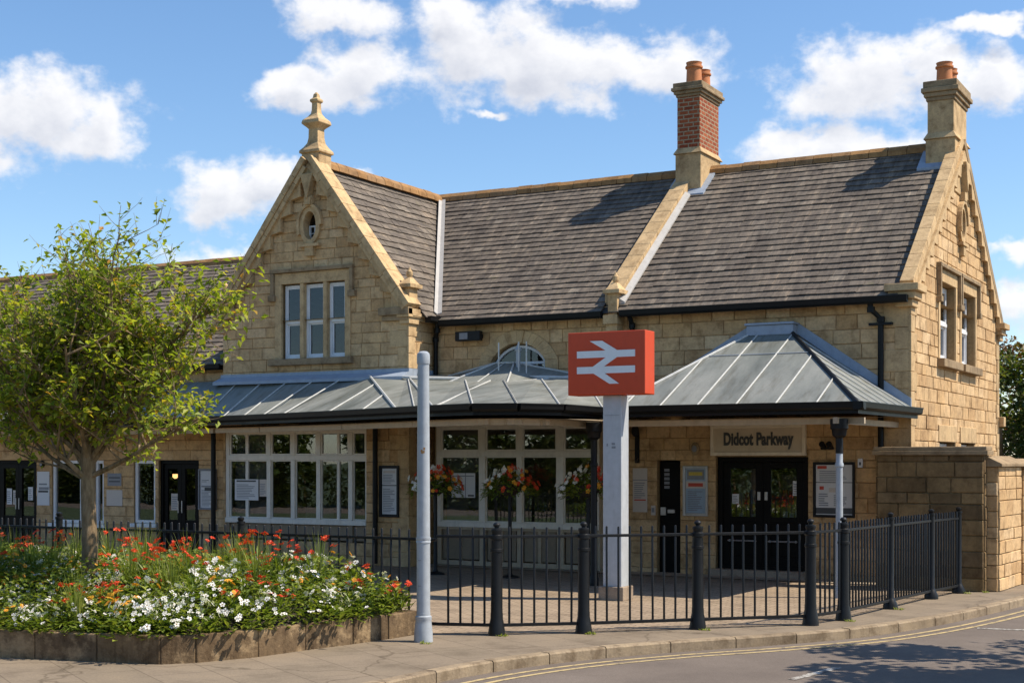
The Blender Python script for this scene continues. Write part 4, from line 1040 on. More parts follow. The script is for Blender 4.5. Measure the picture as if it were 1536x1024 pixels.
def rdoor(u0, u1, n):
    mb = MB(); frame(mb, BLr, u0, u1, .02, 2.0, .07, -.15, -.05); d = mb.build('door', M['doorblack'], ra); w_ = (u1 - u0 - .14) / n
    for i in range(n):
        a = u0 + .07 + i * w_; mb = MB(); frame(mb, BLr, a + .003, a + w_ - .003, .03, 1.92, .1, -.13, -.08); mb.bb(BLr, a + .103, a + w_ - .103, .131, .75, -.12, -.09); mb.build('door_leaf', M['doorblack'], d)
        mb = MB(); mb.bb(BLr, a + .1, a + w_ - .1, .75, 1.83, -.112, -.106); mb.build('pane', M['glass'], d, uv=False)
        mb = MB(); hx = a + (w_ - .05 if i % 2 == 0 else .05); mb.tube([BLr.p(hx, .9, -.04), BLr.p(hx, 1.15, -.04)], .014, 8); mb.build('handle', M['metal'], d)
rdoor(-27.2, -24.72, 4); rdoor(-21.1, -20.0, 2)
for (a, b, c, d) in hL[1:4]:
    w = window(BLr, a, b, c, d, .1, 'window', .07, parent=ra); pane(w, BLr, a + .06, b - .06, c + .06, d - .06, -.07)
    mb = MB(); mb.bb(BLr, a - .06, b + .06, c - .08, c - .002, -.08, .07); mb.build('window_sill', M['white'], w)
mb = MB(); mb.face([(XL0, 25.3, 0), (XL0, 25.3, 3), (XWL, 25.3, 3), (XWL, 25.3, 0)]); mb.face([(XL0, YL, .015), (XWL, YL, .015), (XWL, 26, .015), (XL0, 26, .015)]); mb.face([(XL0, YL + .2, 2.6), (XWL, YL + .2, 2.6), (XWL, 26, 2.6), (XL0, 26, 2.6)]); mb.build('interior', M['interiordark'], ra)

for i, (x, y, z) in enumerate(((-24.0, 23.9, 1.75), (-21.6, 23.8, 1.6))):
    t = thing('pendant_lamp', ('small glowing pendant lamp behind the window left of the tree trunk', 'small glowing pendant lamp behind the narrow window right of the tree trunk')[i], 'lamp', (x, y, z))
    mb = MB(); mb.lathe((x, y, z), [(.02, .0), (.06, .03), (.06, .1), (.02, .16)], 12); mb.build('bulb', M['glow'], t, smooth=True)
    mb = MB(); mb.lathe((x, y, z), [(.11, .1), (.05, .2), (.02, .24)], 12); mb.tube([(x, y, z + .22), (x, y, 2.6)], .008, 6); mb.build('lamp_shade', M['iron'], t, smooth=True)

# ------------------------------------------------------------------ notices and wall fittings
def notice(name, label, cat, B, u0, u1, z0, z1, d, fr, sheet, content, fw=.03, group=None):
    t = thing(name, label, cat, B.p((u0 + u1) / 2, z0, d), group)
    if fr:
        mb = MB(); frame(mb, B, u0, u1, z0, z1, fw, d, d + .045); mb.bb(B, u0 + fw, u1 - fw, z0 + fw, z1 - fw, d, d + .012); mb.build('frame', M[fr], t, bevel=.004)
        u0, u1, z0, z1, d = u0 + fw + .01, u1 - fw - .01, z0 + fw + .01, z1 - fw - .01, d + .012
    mb = MB(); mb.bb(B, u0, u1, z0, z1, d, d + .004, 0); mats = [M[sheet], M['ink'], M['greyink'], M['blue'], M['yellowink'], M['redink'], M['papertan']]
    W, H = u1 - u0, z1 - z0; n_ = 0
    for (a, b, c, e, mi) in content:
        n_ += 1; mb.bb(B, u0 + a * W, u0 + b * W, z0 + c * H, z0 + e * H, d + .004, d + .005 + .0004 * n_, mi)
    mb.build('sheet', mats, t); return t
def lines(a, b, z0, z1, n, mi=2, seed=1):
    r = random.Random(seed); h = (z1 - z0) / n
    return [(a, a + (b - a) * r.uniform(.55, 1), z0 + h * i, z0 + h * (i + .42), mi) for i in range(n)]
C1 = lines(.1, .9, .05, .5, 12) + [(.08, .92, .56, .6, 2), (.3, .92, .46, .55, 1)] + lines(.12, .6, .7, .78, 2)
notice('timetable_board', 'tall framed timetable panel on wall between black doors and big window', 'notice board', BLr, -19.97, -19.5, .98, 1.82, .02, 'greyink', 'paper', C1)
notice('timetable_board', 'narrow white notice panel under a small round lamp beside far-left doors', 'notice board', BLr, -24.68, -24.3, 1.0, 1.75, .02, None, 'paper', [(.1, .9, .38, .44, 1), (.15, .95, .46, .54, 2), (.15, .8, .6, .65, 2)])
notice('wall_plaque', 'dark blue rectangular plaque on pier right of tree trunk', 'plaque', BLr, -22.55, -22.15, 1.45, 1.72, .02, None, 'greyink', [(.1, .9, .3, .4, 1), (.1, .9, .6, .7, 1)])
notice('notice_sheet', 'plain pale square notice below the dark plaque', 'notice', BLr, -22.58, -22.12, 1.02, 1.36, .02, None, 'papertan', [])
C2 = [(.1, .9, .9, .95, 6)] + lines(.08, .92, .68, .88, 6) + [(.0, 1, .62, .64, 1)] + lines(.08, .92, .05, .58, 14)
notice('poster_case', 'black framed narrow poster case on stone pier of the gabled wing', 'notice board', BW, -15.24, -14.8, .93, 1.9, .02, 'iron', 'paper', C2, .045)
BR2 = Basis((0, YF, 0), (1, 0, 0), (0, -1, 0))
notice('notice_sheet', 'small white notice behind hanging flowers in the recess beside the wing', 'notice', Basis((0, YF - .02, 0), (1, 0, 0), (0, -1, 0)), -14.62 + .02, -14.37, 1.0, 1.5, .02, None, 'paper', lines(.1, .9, .1, .9, 10))
notice('notice_sheet', 'large white notice with headed text in left pane of wing window', 'notice', BW, -18.8, -18.2, 1.2, 1.62, -.03, None, 'paper', lines(.08, .92, .1, .8, 9) + [(.08, .9, .88, .95, 1)])
notice('notice_sheet', 'narrower grey notice beside the large one in wing window', 'notice', BW, -18.17, -17.99, 1.28, 1.62, -.03, None, 'papertan', lines(.08, .92, .1, .8, 7))
notice('notice_sheet', 'two column white notice in left pane of the bay window', 'notice', BY, -14.02, -13.5, 1.3, 1.76, -.02, None, 'paper', [(.58, .61, 0, 1, 2), (.05, .95, .86, .9, 2), (.7, .95, .05, .12, 1), (.2, .4, .2, .24, 2)] + lines(.05, .5, .3, .8, 6, 6))
notice('notice_sheet', 'long pale two part notice left of the narrow black door', 'notice', BF, -10.42, -10.14, 1.08, 1.86, .02, None, 'papertan', [(.0, 1, .72, .74, 2), (.1, .9, .26, .29, 5)] + lines(.1, .9, .32, .7, 8, 2))
C3 = [(.06, .94, .76, .98, 2), (.15, .85, .85, .93, 4), (.0, 1, .56, .72, 6), (.12, .88, .6, .68, 5)] + lines(.1, .9, .06, .52, 11, 2)
notice('poster_case', 'silver framed colourful poster case beside the black entrance doors', 'notice board', BF, -9.45, -8.99, 1.03, 1.9, .02, 'metal', 'blue', C3, .04)
C4 = [(.04, .3, .92, .98, 5), (0, 1, .64, .655, 1), (.0, 1, .02, .14, 1), (.1, .22, .5, .57, 5), (.36, .6, .45, .54, 6)] + lines(.1, .9, .68, .9, 6) + lines(.08, .35, .18, .45, 6, 2, 2) + lines(.5, .92, .18, .42, 6, 2, 3)
notice('map_board', 'large black framed local map board right of the entrance doors', 'notice board', BF, -7.12, -6.42, 1.05, 1.97, .02, 'iron', 'paper', C4, .035)
BD = Basis((0, YF + .112, 0), (1, 0, 0), (0, -1, 0))
notice('notice_sheet', 'small white notice low in left pane of entrance doors', 'notice', BD, -8.6, -8.48, 1.25, 1.42, .0, None, 'paper', lines(.1, .9, .1, .9, 5))
notice('notice_sheet', 'small white notice in right pane of entrance doors', 'notice', BD, -7.52, -7.4, 1.4, 1.65, .0, None, 'paper', lines(.1, .9, .1, .9, 5))
BDL = Basis((0, YL + .105, 0), (1, 0, 0), (0, -1, 0))
for (a, b, z0, z1, lb, sh) in ((-20.85, -20.6, .95, 1.3, 'pale notice in left leaf of black doors beside timetable panel', 'papertan'), (-25.78, -25.62, 1.0, 1.36, 'pale tall notice in left leaf of far-left doors', 'paper'), (-25.58, -25.42, 1.0, 1.32, 'second notice beside the tall one in far-left doors', 'papertan'), (-25.1, -24.95, 1.1, 1.4, 'small notice in right leaf of far-left doors', 'paper')):
    notice('notice_sheet', lb, 'notice', BDL, a, b, z0, z1, .0, None, sh, lines(.1, .9, .1, .9, 6))
# name sign
t = thing('name_sign', 'cream framed station name board above the black entrance doors', 'sign', (-8.08, YF, 2.07))
mb = MB(); frame(mb, BF, -8.93, -7.24, 2.08, 2.61, .06, .02, .09); mb.build('frame', M['signframe'], t, bevel=.006)
mb = MB(); mb.bb(BF, -8.87, -7.30, 2.14, 2.55, .02, .06); mb.build('sign_face', M['signface'], t)
cu = bpy.data.curves.new('lettering', 'FONT'); cu.body = 'Didcot Parkway'; cu.size = .28; cu.extrude = .006; cu.offset = .011; cu.align_x = 'CENTER'; cu.space_character = 1.04
to = bpy.data.objects.new('tmp', cu); col.objects.link(to); bpy.context.view_layer.update()
me = bpy.data.meshes.new_from_object(to.evaluated_get(bpy.context.evaluated_depsgraph_get())); wdt = max(v.co.x for v in me.vertices) - min(v.co.x for v in me.vertices)
bpy.data.objects.remove(to); sx = 1.24 / wdt
for v in me.vertices:
    x, y, z = v.co; v.co = (x * sx, -(z + .008) - .06, y * 1.05 + .195)
me.materials.append(M['ink']); lo = bpy.data.objects.new('lettering', me); col.objects.link(lo); lo.parent = t
# small fittings
t = thing('alarm_bell', 'small oval alarm box on stone above silver poster case', 'alarm box', BF.p(-9.22, 2.1)); mb = MB(); mb.prism(BF, [(-9.22 + .075 * math.cos(i * .4488), 2.2 + .115 * math.sin(i * .4488)) for i in range(14)], .015, .09); mb.build('housing', M['darktrim'], t, bevel=.02)
mb = MB(); mb.prism(BF, [(-9.22 + .045 * math.cos(i * .6283), 2.2 + .06 * math.sin(i * .6283)) for i in range(10)], .09, .1); mb.build('face', M['greyink'], t)
t = thing('wall_light', 'small black twin spotlight above the map board', 'wall light', BF.p(-6.88, 2.2)); mb = MB(); mb.bb(BF, -6.99, -6.77, 2.18, 2.22, .01, .06); mb.build('base_plate', M['iron'], t, bevel=.005)
for dx in (-.06, .06):
    mb = MB(); mb.tube([BF.p(-6.88 + dx, 2.23, .05), BF.p(-6.88 + dx, 2.27, .16)], [.04, .05], 12); mb.build('lamp_head', M['iron'], t, smooth=True)
t = thing('intercom', 'tiny white intercom box on wall beside the low stone wall', 'intercom', BF.p(-6.33, 1.9)); mb = MB(); mb.bb(BF, -6.37, -6.29, 1.88, 2.03, .015, .05); mb.build('case', M['white'], t, bevel=.006); mb = MB(); mb.bb(BF, -6.345, -6.315, 1.92, 1.97, .05, .054); mb.build('button', M['ink'], t)
t = thing('floodlight', 'black rectangular floodlight high on wall beside arched window', 'floodlight', BF.p(-13.72, 4.3)); mb = MB(); mb.bb(BF, -14.0, -13.46, 4.25, 4.43, .12, .24); mb.bb(BF, -13.95, -13.9, 4.3, 4.38, 0, .12); mb.bb(BF, -13.56, -13.51, 4.3, 4.38, 0, .12); mb.build('housing', M['iron'], t, bevel=.01); mb = MB(); mb.bb(BF, -13.9, -13.72, 4.28, 4.4, .24, .25); mb.build('lens', M['greyink'], t)
t = thing('bulkhead_lamp', 'small round bulkhead lamp above narrow white notice at far left', 'wall light', BLr.p(-24.5, 1.85)); mb = MB(); mb.prism(BLr, [(-24.5 + .06 * math.cos(i * .5236), 1.92 + .08 * math.sin(i * .5236)) for i in range(12)], .015, .08); mb.build('housing', M['iron'], t, bevel=.015); mb = MB(); mb.prism(BLr, [(-24.5 + .035 * math.cos(i * .5236), 1.92 + .05 * math.sin(i * .5236)) for i in range(12)], .08, .09); mb.build('lens', M['greyink'], t)
t = thing('wall_lamp', 'ornate black bracket lantern on wall right of the sign post', 'wall light', BF.p(-10.33, 2.0))
mb = MB(); mb.bb(BF, -10.37, -10.29, 1.95, 2.5, .02, .05); mb.tube([BF.p(-10.33, 2.05, .05), BF.p(-10.28, 1.98, .2), BF.p(-10.2, 2.02, .38), BF.p(-10.14, 2.06, .42)], .025, 8); mb.build('bracket', M['iron'], t); mb = MB(); mb.lathe(BF.p(-10.33, 2.42, .12), [(.03, 0), (.07, .05), (.07, .14), (.03, .2)], 10); mb.build('lantern', M['iron'], t, smooth=True)
t = thing('door_keypad', 'small pale keypad on the jamb beside the narrow black door', 'keypad', BF.p(-10.02, 1.02)); mb = MB(); mb.bb(BF, -10.06, -9.98, 1.03, 1.2, .015, .045); mb.build('case', M['papertan'], t, bevel=.005); mb = MB(); mb.bb(BF, -10.045, -9.995, 1.08, 1.16, .045, .05); mb.build('button_panel', M['greyink'], t)

# ------------------------------------------------------------------ stone walls on the right
def stone_wall(name, label, B, u0, u1, z1, depth, cap, mat, capmat, ridgecap=False):
    t = thing(name, label, 'wall', B.p((u0 + u1) / 2, 0, -depth / 2))
    mb = MB(); mb.bb(B, u0 + .012, u1 - .012, -.02, z1, -depth + .012, -.012); core = mb.build('core', M['mortar'], t)
    mb = MB(); ashlar(mb, B, 0, z1, lambda a, b: [(u0, u1)], rows=(.17, .2, .24), lens=(.3, .7), proud=.02)
    Bx = Basis(B.p(u1, 0), -B.n, B.u); ashlar(mb, Bx, 0, z1, lambda a, b: [(0, depth)], rows=(.17, .2, .24), lens=(.3, .5), proud=.02)
    Bx = Basis(B.p(u0, 0, -depth), B.n, -B.u); ashlar(mb, Bx, 0, z1, lambda a, b: [(0, depth)], rows=(.17, .2, .24), lens=(.3, .5), proud=.02)
    mb.build('stone_coursing', M[mat], t)
    mb = MB(); e = .07
    if ridgecap:
        n = max(1, int((u1 - u0) / .7)); w = (u1 - u0 + .1) / n
        for i in range(n):
            a = u0 - .05 + i * w + .004; b = a + w - .008
            mb.hexa([B.p(a, z1, e), B.p(a, z1, -depth - e), B.p(a, z1 + .05, -depth - e), B.p(a, z1 + .17, -depth / 2), B.p(a, z1 + .05, e)], [B.p(b, z1, e), B.p(b, z1, -depth - e), B.p(b, z1 + .05, -depth - e), B.p(b, z1 + .17, -depth / 2), B.p(b, z1 + .05, e)])
    else:
        mb.bb(B, u0 - e, u1 + e, z1, z1 + .07, -depth - e, e); mb.bb(B, u0 - e + .02, u1 + e - .02, z1 + .07, z1 + .13, -depth - e + .02, e - .02)
    mb.build('coping', M[capmat], t, bevel=.01)
    return t
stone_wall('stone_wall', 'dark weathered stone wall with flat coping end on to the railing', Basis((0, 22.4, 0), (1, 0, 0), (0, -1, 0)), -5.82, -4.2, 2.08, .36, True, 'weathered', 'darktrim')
yv = V((.06, 1, 0)).normalized()
stone_wall('stone_wall', 'sunlit golden stone wall with pitched coping running back beside road', Basis((-4.02, 22.56, 0), yv, (yv.y, -yv.x, 0)), 0, 1.45, 1.9, .34, True, 'stone', 'darktrim', True)
stone_wall('stone_wall', 'farthest sunlit stone wall bay at right edge behind a slim pier', Basis((-3.88, 24.06, 0), yv, (yv.y, -yv.x, 0)), 0, 9.0, 1.86, .34, True, 'stone', 'darktrim', True)

# ------------------------------------------------------------------ railings
def post_big(parent, x, y, h=1.29):
    mb = MB(); s = h / 1.29
    mb.lathe((x, y, 0), [(.115, 0), (.112, .03), (.095, .14), (.082, .19), (.082, .24), (.078, .26), (.074, .95 * s), (.085, .955 * s), (.085, .985 * s), (.074, .99 * s), (.072, 1.09 * s), (.085, 1.10 * s), (.085, 1.14 * s), (.066, 1.15 * s), (.066, 1.17 * s), (.074, 1.19 * s), (.07, 1.215 * s), (.03, 1.222 * s), (.028, 1.235 * s), (.048, 1.25 * s), (.048, 1.268 * s), (.03, 1.285 * s), (.006, 1.292 * s)], 20)
    mb.v = [(x + (a - x) * .88, y + (b - y) * .88, c_) for a, b, c_ in mb.v]
    return mb.build('post', M['fence'], parent, smooth=True)
def post_slim(parent, x, y, h=1.28):
    mb = MB(); mb.lathe((x, y, 0), [(.10, 0), (.10, .05), (.06, .13), (.045, .16), (.045, 1.2), (.055, 1.205), (.055, 1.235), (.03, 1.24), (.042, 1.26), (.04, 1.285), (.01, 1.30)], 16)
    return mb.build('post', M['fence'], parent, smooth=True)
def railing(label, pts, slim, spacing, cat='railing', hrail=1.125, skip_first=False, htop=1.235):
    t = thing('railing', label, cat, (*pts[0], 0))
    for i, (x, y) in enumerate(pts):
        if (i == 0 and skip_first) or slim[i] is None: continue
        (post_slim if slim[i] else post_big)(t, x, y)
    proto = None
    for (x0, y0), (x1, y1) in zip(pts, pts[1:]):
        for z, r in ((hrail, .022), (.115, .024)):
            a, b = V((x0, y0, z)), V((x1, y1, z)); mb = MB(); d = (b - a).normalized(); sd = V((d.y, -d.x, 0)) * .018; u = V((0, 0, r * .75))
            mb.hexa([a - sd - u, a + sd - u, a + sd + u, a - sd + u], [b - sd - u, b + sd - u, b + sd + u, b - sd + u]); mb.build('rail', M['fence'], t, bevel=.004)
        L = math.hypot(x1 - x0, y1 - y0); n = max(2, round(L / spacing))
        for i in range(1, n):
            f_ = i / n; x, y = x0 + (x1 - x0) * f_, y0 + (y1 - y0) * f_
            if proto is None:
                mb = MB(); c = V(pts[0]).to_3d()
                mb.lathe((c.x, c.y, 0), [(.014, .1), (.014, htop - .012), (.008, htop - .002), (.002, htop)], 8)
                proto = mb.build('baluster', M['fence'], t, smooth=True); b_ = proto
            else: b_ = proto.copy(); col.objects.link(b_)
            b_.location = (x - pts[0][0], y - pts[0][1], rnd.uniform(-.004, .004)); b_.rotation_euler = (rnd.uniform(-.004, .004), rnd.uniform(-.004, .004), 0)
    return t
railing('long black railing behind the flower bed in front of the big windows', [(-18.2, F_LEFT_Y), (-14.75, F_LEFT_Y), (-11.6, F_LEFT_Y), (-8.72, 13.97)], [1, 1, 1, None], .125, hrail=1.085, htop=1.2)
railing('black railing with four stout round bollard posts along the pavement', FP, [1, 0, 0, 0, 0], .15, skip_first=True)
railing('black railing section of close bars receding to the stone wall', [(-5.17, 17.0), (-5.0, 17.62), (-4.83, 19.28), (-4.66, 20.95), (-4.5, 22.05)], [0, 0, 1, 1, 1], .105, skip_first=True)

# ------------------------------------------------------------------ grey pole, station sign
t = thing('metal_pole', 'tall plain grey metal pole with flared base beside the flower bed', 'pole', (-8.49, 13.4, 0))
c = (-8.47, 13.3, 0)
mb = MB(); mb.lathe(c, [(.075, .3), (.074, 1.1), (.068, 2.2), (.064, 3.06)], 24); mb.build('shaft', M['steel'], t, smooth=True)
mb = MB(); mb.lathe(c, [(.105, 0), (.103, .1), (.092, .2), (.088, .24), (.092, .25), (.092, .28), (.078, .29), (.078, .32)], 24); mb.build('base_collar', M['steel'], t, smooth=True)
mb = MB(); mb.lathe(c, [(.08, 1.09), (.08, 1.11), (.077, 1.115), (.082, 1.13), (.082, 1.15)], 24); mb.build('band', M['steel'], t, smooth=True)
mb = MB(); mb.lathe(c, [(.07, 3.06), (.072, 3.07), (.072, 3.15), (.066, 3.18), (.04, 3.2), (.005, 3.205)], 24); mb.build('cap', M['steel'], t, smooth=True)
mb = MB(); r = random.Random(4)
for i in range(5): a = -1.1 + r.uniform(-.25, .25); z = 2.11 + r.uniform(-.03, .03); mb.face([(c[0] + .0695 * math.cos(a + dx_), c[1] + .0695 * math.sin(a + dx_), z + dz_) for dx_, dz_ in ((-.15, -.012), (.15, -.016), (.18, .012), (-.12, .014))])
mb.build('rust_spot', M['ridge'], t)
mb = MB(); mb.tube([(c[0] + .0745 * math.cos(a), c[1] + .0745 * math.sin(a), .62) for a in (-1.9, -1.7, -1.5, -1.3)], .004, 5); mb.tube([(c[0] + .0745 * math.cos(a), c[1] + .0745 * math.sin(a), .9) for a in (-1.9, -1.7, -1.5, -1.3)], .004, 5)
mb.build('access_seam', M['greyink'], t)
sg = thing('station_sign', 'red box sign with white double arrow on a tall grey square post', 'sign', (-8.6, 18.6, 0))
BS = Basis((0, 18.5, 0), (1, 0, 0), (0, -1, 0))
mb = MB(); mb.bb(BS, -8.74, -8.45, .19, 2.93, -.26, 0); mb.build('post', M['postgrey'], sg, bevel=.012)
mb = MB(); mb.bb(BS, -8.71, -8.48, 2.64, 2.645, .0, .004); mb.bb(BS, -8.68, -8.66, 2.2, 2.24, 0, .003); mb.bb(BS, -8.60, -8.55, 2.22, 2.25, 0, .003); mb.bb(BS, -8.60, -8.54, 2.17, 2.2, 0, .003); mb.build('post_seam', M['greyink'], sg)
mb = MB(); mb.bb(BS, -8.79, -8.40, 0, .2, -.31, .05); mb.build('plinth', M['concrete'], sg, bevel=.012)
mb = MB(); mb.bb(BS, -9.24, -8.03, 2.93, 3.83, -.22, .12); sb = mb.build('sign_box', M['red'], sg, bevel=.012)
# double arrow emblem in the sign plane (pixel-measured proportions)
u0, u1, z0, z1 = -9.24, -8.03, 2.93, 3.83
def eq(x, y):  # coordinates of a 100 x 78 drawing, y down
    return (u0 + (u1 - u0) * x / 100, z1 - (z1 - z0) * y / 78)
E1 = [[(12.5, 23.5), (49, 22.2), (51, 30.8), (12.5, 32)], [(64, 21.5), (87, 20.8), (87, 29.3), (64, 30)],
      [(12.5, 43), (34, 42.3), (36, 51), (12.5, 51.7)], [(49, 42), (87, 41), (87, 49.3), (48, 50.2)]]
mb = MB()
Zb = lambda x, y: eq(x, y)
def emb(pts): mb.prism(BS, [eq(*p) for p in pts][::-1], .12, .132)
th = 8.6
emb([(12.5, 23.5), (53, 23.5), (53, 32), (12.5, 32)])            # upper bar, left
emb([(53, 23.5), (87.5, 23.5), (87.5, 32), (53, 32)])            # upper bar, right
emb([(12.5, 43), (48, 43), (48, 51.5), (12.5, 51.5)])            # lower bar, left
emb([(48, 43), (87.5, 43), (87.5, 51.5), (48, 51.5)])            # lower bar, right
emb([(29.3, 11.3), (45.3, 11.3), (64.7, 23.498), (50, 23.498)])           # upper barb
emb([(50, 32.002), (64.7, 32.002), (47.8, 42.998), (33.3, 42.998)])   # link between the bars
emb([(34.2, 51.502), (48.7, 51.502), (67.2, 64.6), (55, 64.6)])           # lower barb
mb.build('emblem', M['signwhite'], sb)

# ------------------------------------------------------------------ flower bed
BED = [(-17.5, 9.2), (-14.3, 9.6), (-11.85, 10.08), (-9.78, 10.56), (-9.55, 10.82), (-9.28, 11.45), (-9.17, 12.1), (-9.02, 12.75), (-8.93, 13.3), (-8.88, 13.84)]
pl = thing('planter_wall', 'low dark stone kerb wall edging the flower bed', 'planter', (-10, 10.5, 0))
mb = MB()
cur = []
for a, b in zip(BED, BED[1:]):
    a, b = V((*a, 0)), V((*b, 0)); L = (b - a).length; n = max(1, round(L / .62))
    for i in range(n): cur.append((a.lerp(b, i / n), a.lerp(b, (i + 1) / n)))
for a, b in cur:
    t_ = (b - a).normalized(); sd = V((-t_.y, t_.x, 0)); g = t_ * .004; j = sd * rnd.uniform(-.006, .006); h = .28 + rnd.uniform(-.006, .006); w = sd * .2
    p = [a + g + j, b - g + j, b - g + w, a + g + w]
    mb.hexa([V((q.x, q.y, -.02)) for q in p], [V((q.x, q.y, h)) for q in p])
mb.build('edging_stone', M['planter'], pl, bevel=.014)
def bed_front(x):
    for a, b in zip(BED, BED[1:]):
        if a[0] <= x <= b[0]: return a[1] + (b[1] - a[1]) * (x - a[0]) / (b[0] - a[0])
    return 13.8
def soil_z(x, y):
    f_ = max(0, min(1, min((y - bed_front(x)) / 1.7, (-8.95 - x) / .9))); return .22 + .36 * f_
mb = MB(); nx, ny = 40, 8
for i in range(nx):
    for j in range(ny):
        def q(i, j):
            x = -17.4 + (17.4 - 9.0) * i / nx; yf = bed_front(x) + .12; y = yf + (13.82 - yf) * j / ny
            return V((x, y, soil_z(x, y) + rnd.uniform(0, .0)))
        mb.face([q(i, j), q(i + 1, j), q(i + 1, j + 1), q(i, j + 1)])
tag(mb.build('soil', M['soil'], smooth=True), kind='structure')
# ground cover leaves
UP = V((0, 0, 1))
mb = MB(); r = random.Random(5)
for i in range(19000):
    x = r.uniform(-16.5, -8.95); yf = bed_front(x) + .02
    if yf > 13.75: continue
    y = yf + (13.8 - yf) * r.random() ** 1.3; hgt = .02 + .2 * min(1, (y - yf) / .6)
    p = V((x, y, soil_z(x, y) + r.uniform(0, .08 + hgt))); an = r.uniform(0, 6.28)
    d = V((math.cos(an), math.sin(an) - .25, r.uniform(-.3, .7)))
    mb.leaf(p, d, UP, r.uniform(.05, .1), r.uniform(.025, .05))
tag(mb.build('ground_cover', M['bedleaf'], uv=False), 'mixed low green leaves filling the flower bed', 'ground cover', kind='stuff')
def blossom(mb, c, nrm, rad, m, n=5, eye=None, cup=.2):
    nrm = nrm.normalized(); a = nrm.orthogonal().normalized(); b = nrm.cross(a)
    for i in range(n):
        t0 = 6.283 * i / n; d = a * math.cos(t0) + b * math.sin(t0); s = -a * math.sin(t0) + b * math.cos(t0)
        w = rad * 3.6 / n; k = len(mb.v)
        mb.v += [tuple(c), tuple(c + d * rad * .65 + s * w * .5 + nrm * rad * cup), tuple(c + d * rad + nrm * rad * cup * .6), tuple(c + d * rad * .65 - s * w * .5 + nrm * rad * cup)]
        mb.f.append((k, k + 1, k + 2, k + 3)); mb.m.append(m)
    if eye is not None:
        k = len(mb.v); q = c + nrm * rad * .16
        mb.v += [tuple(q + (a * math.cos(i * 1.2566) + b * math.sin(i * 1.2566)) * rad * .24) for i in range(5)]; mb.f.append(tuple(range(k, k + 5))); mb.m.append(eye)
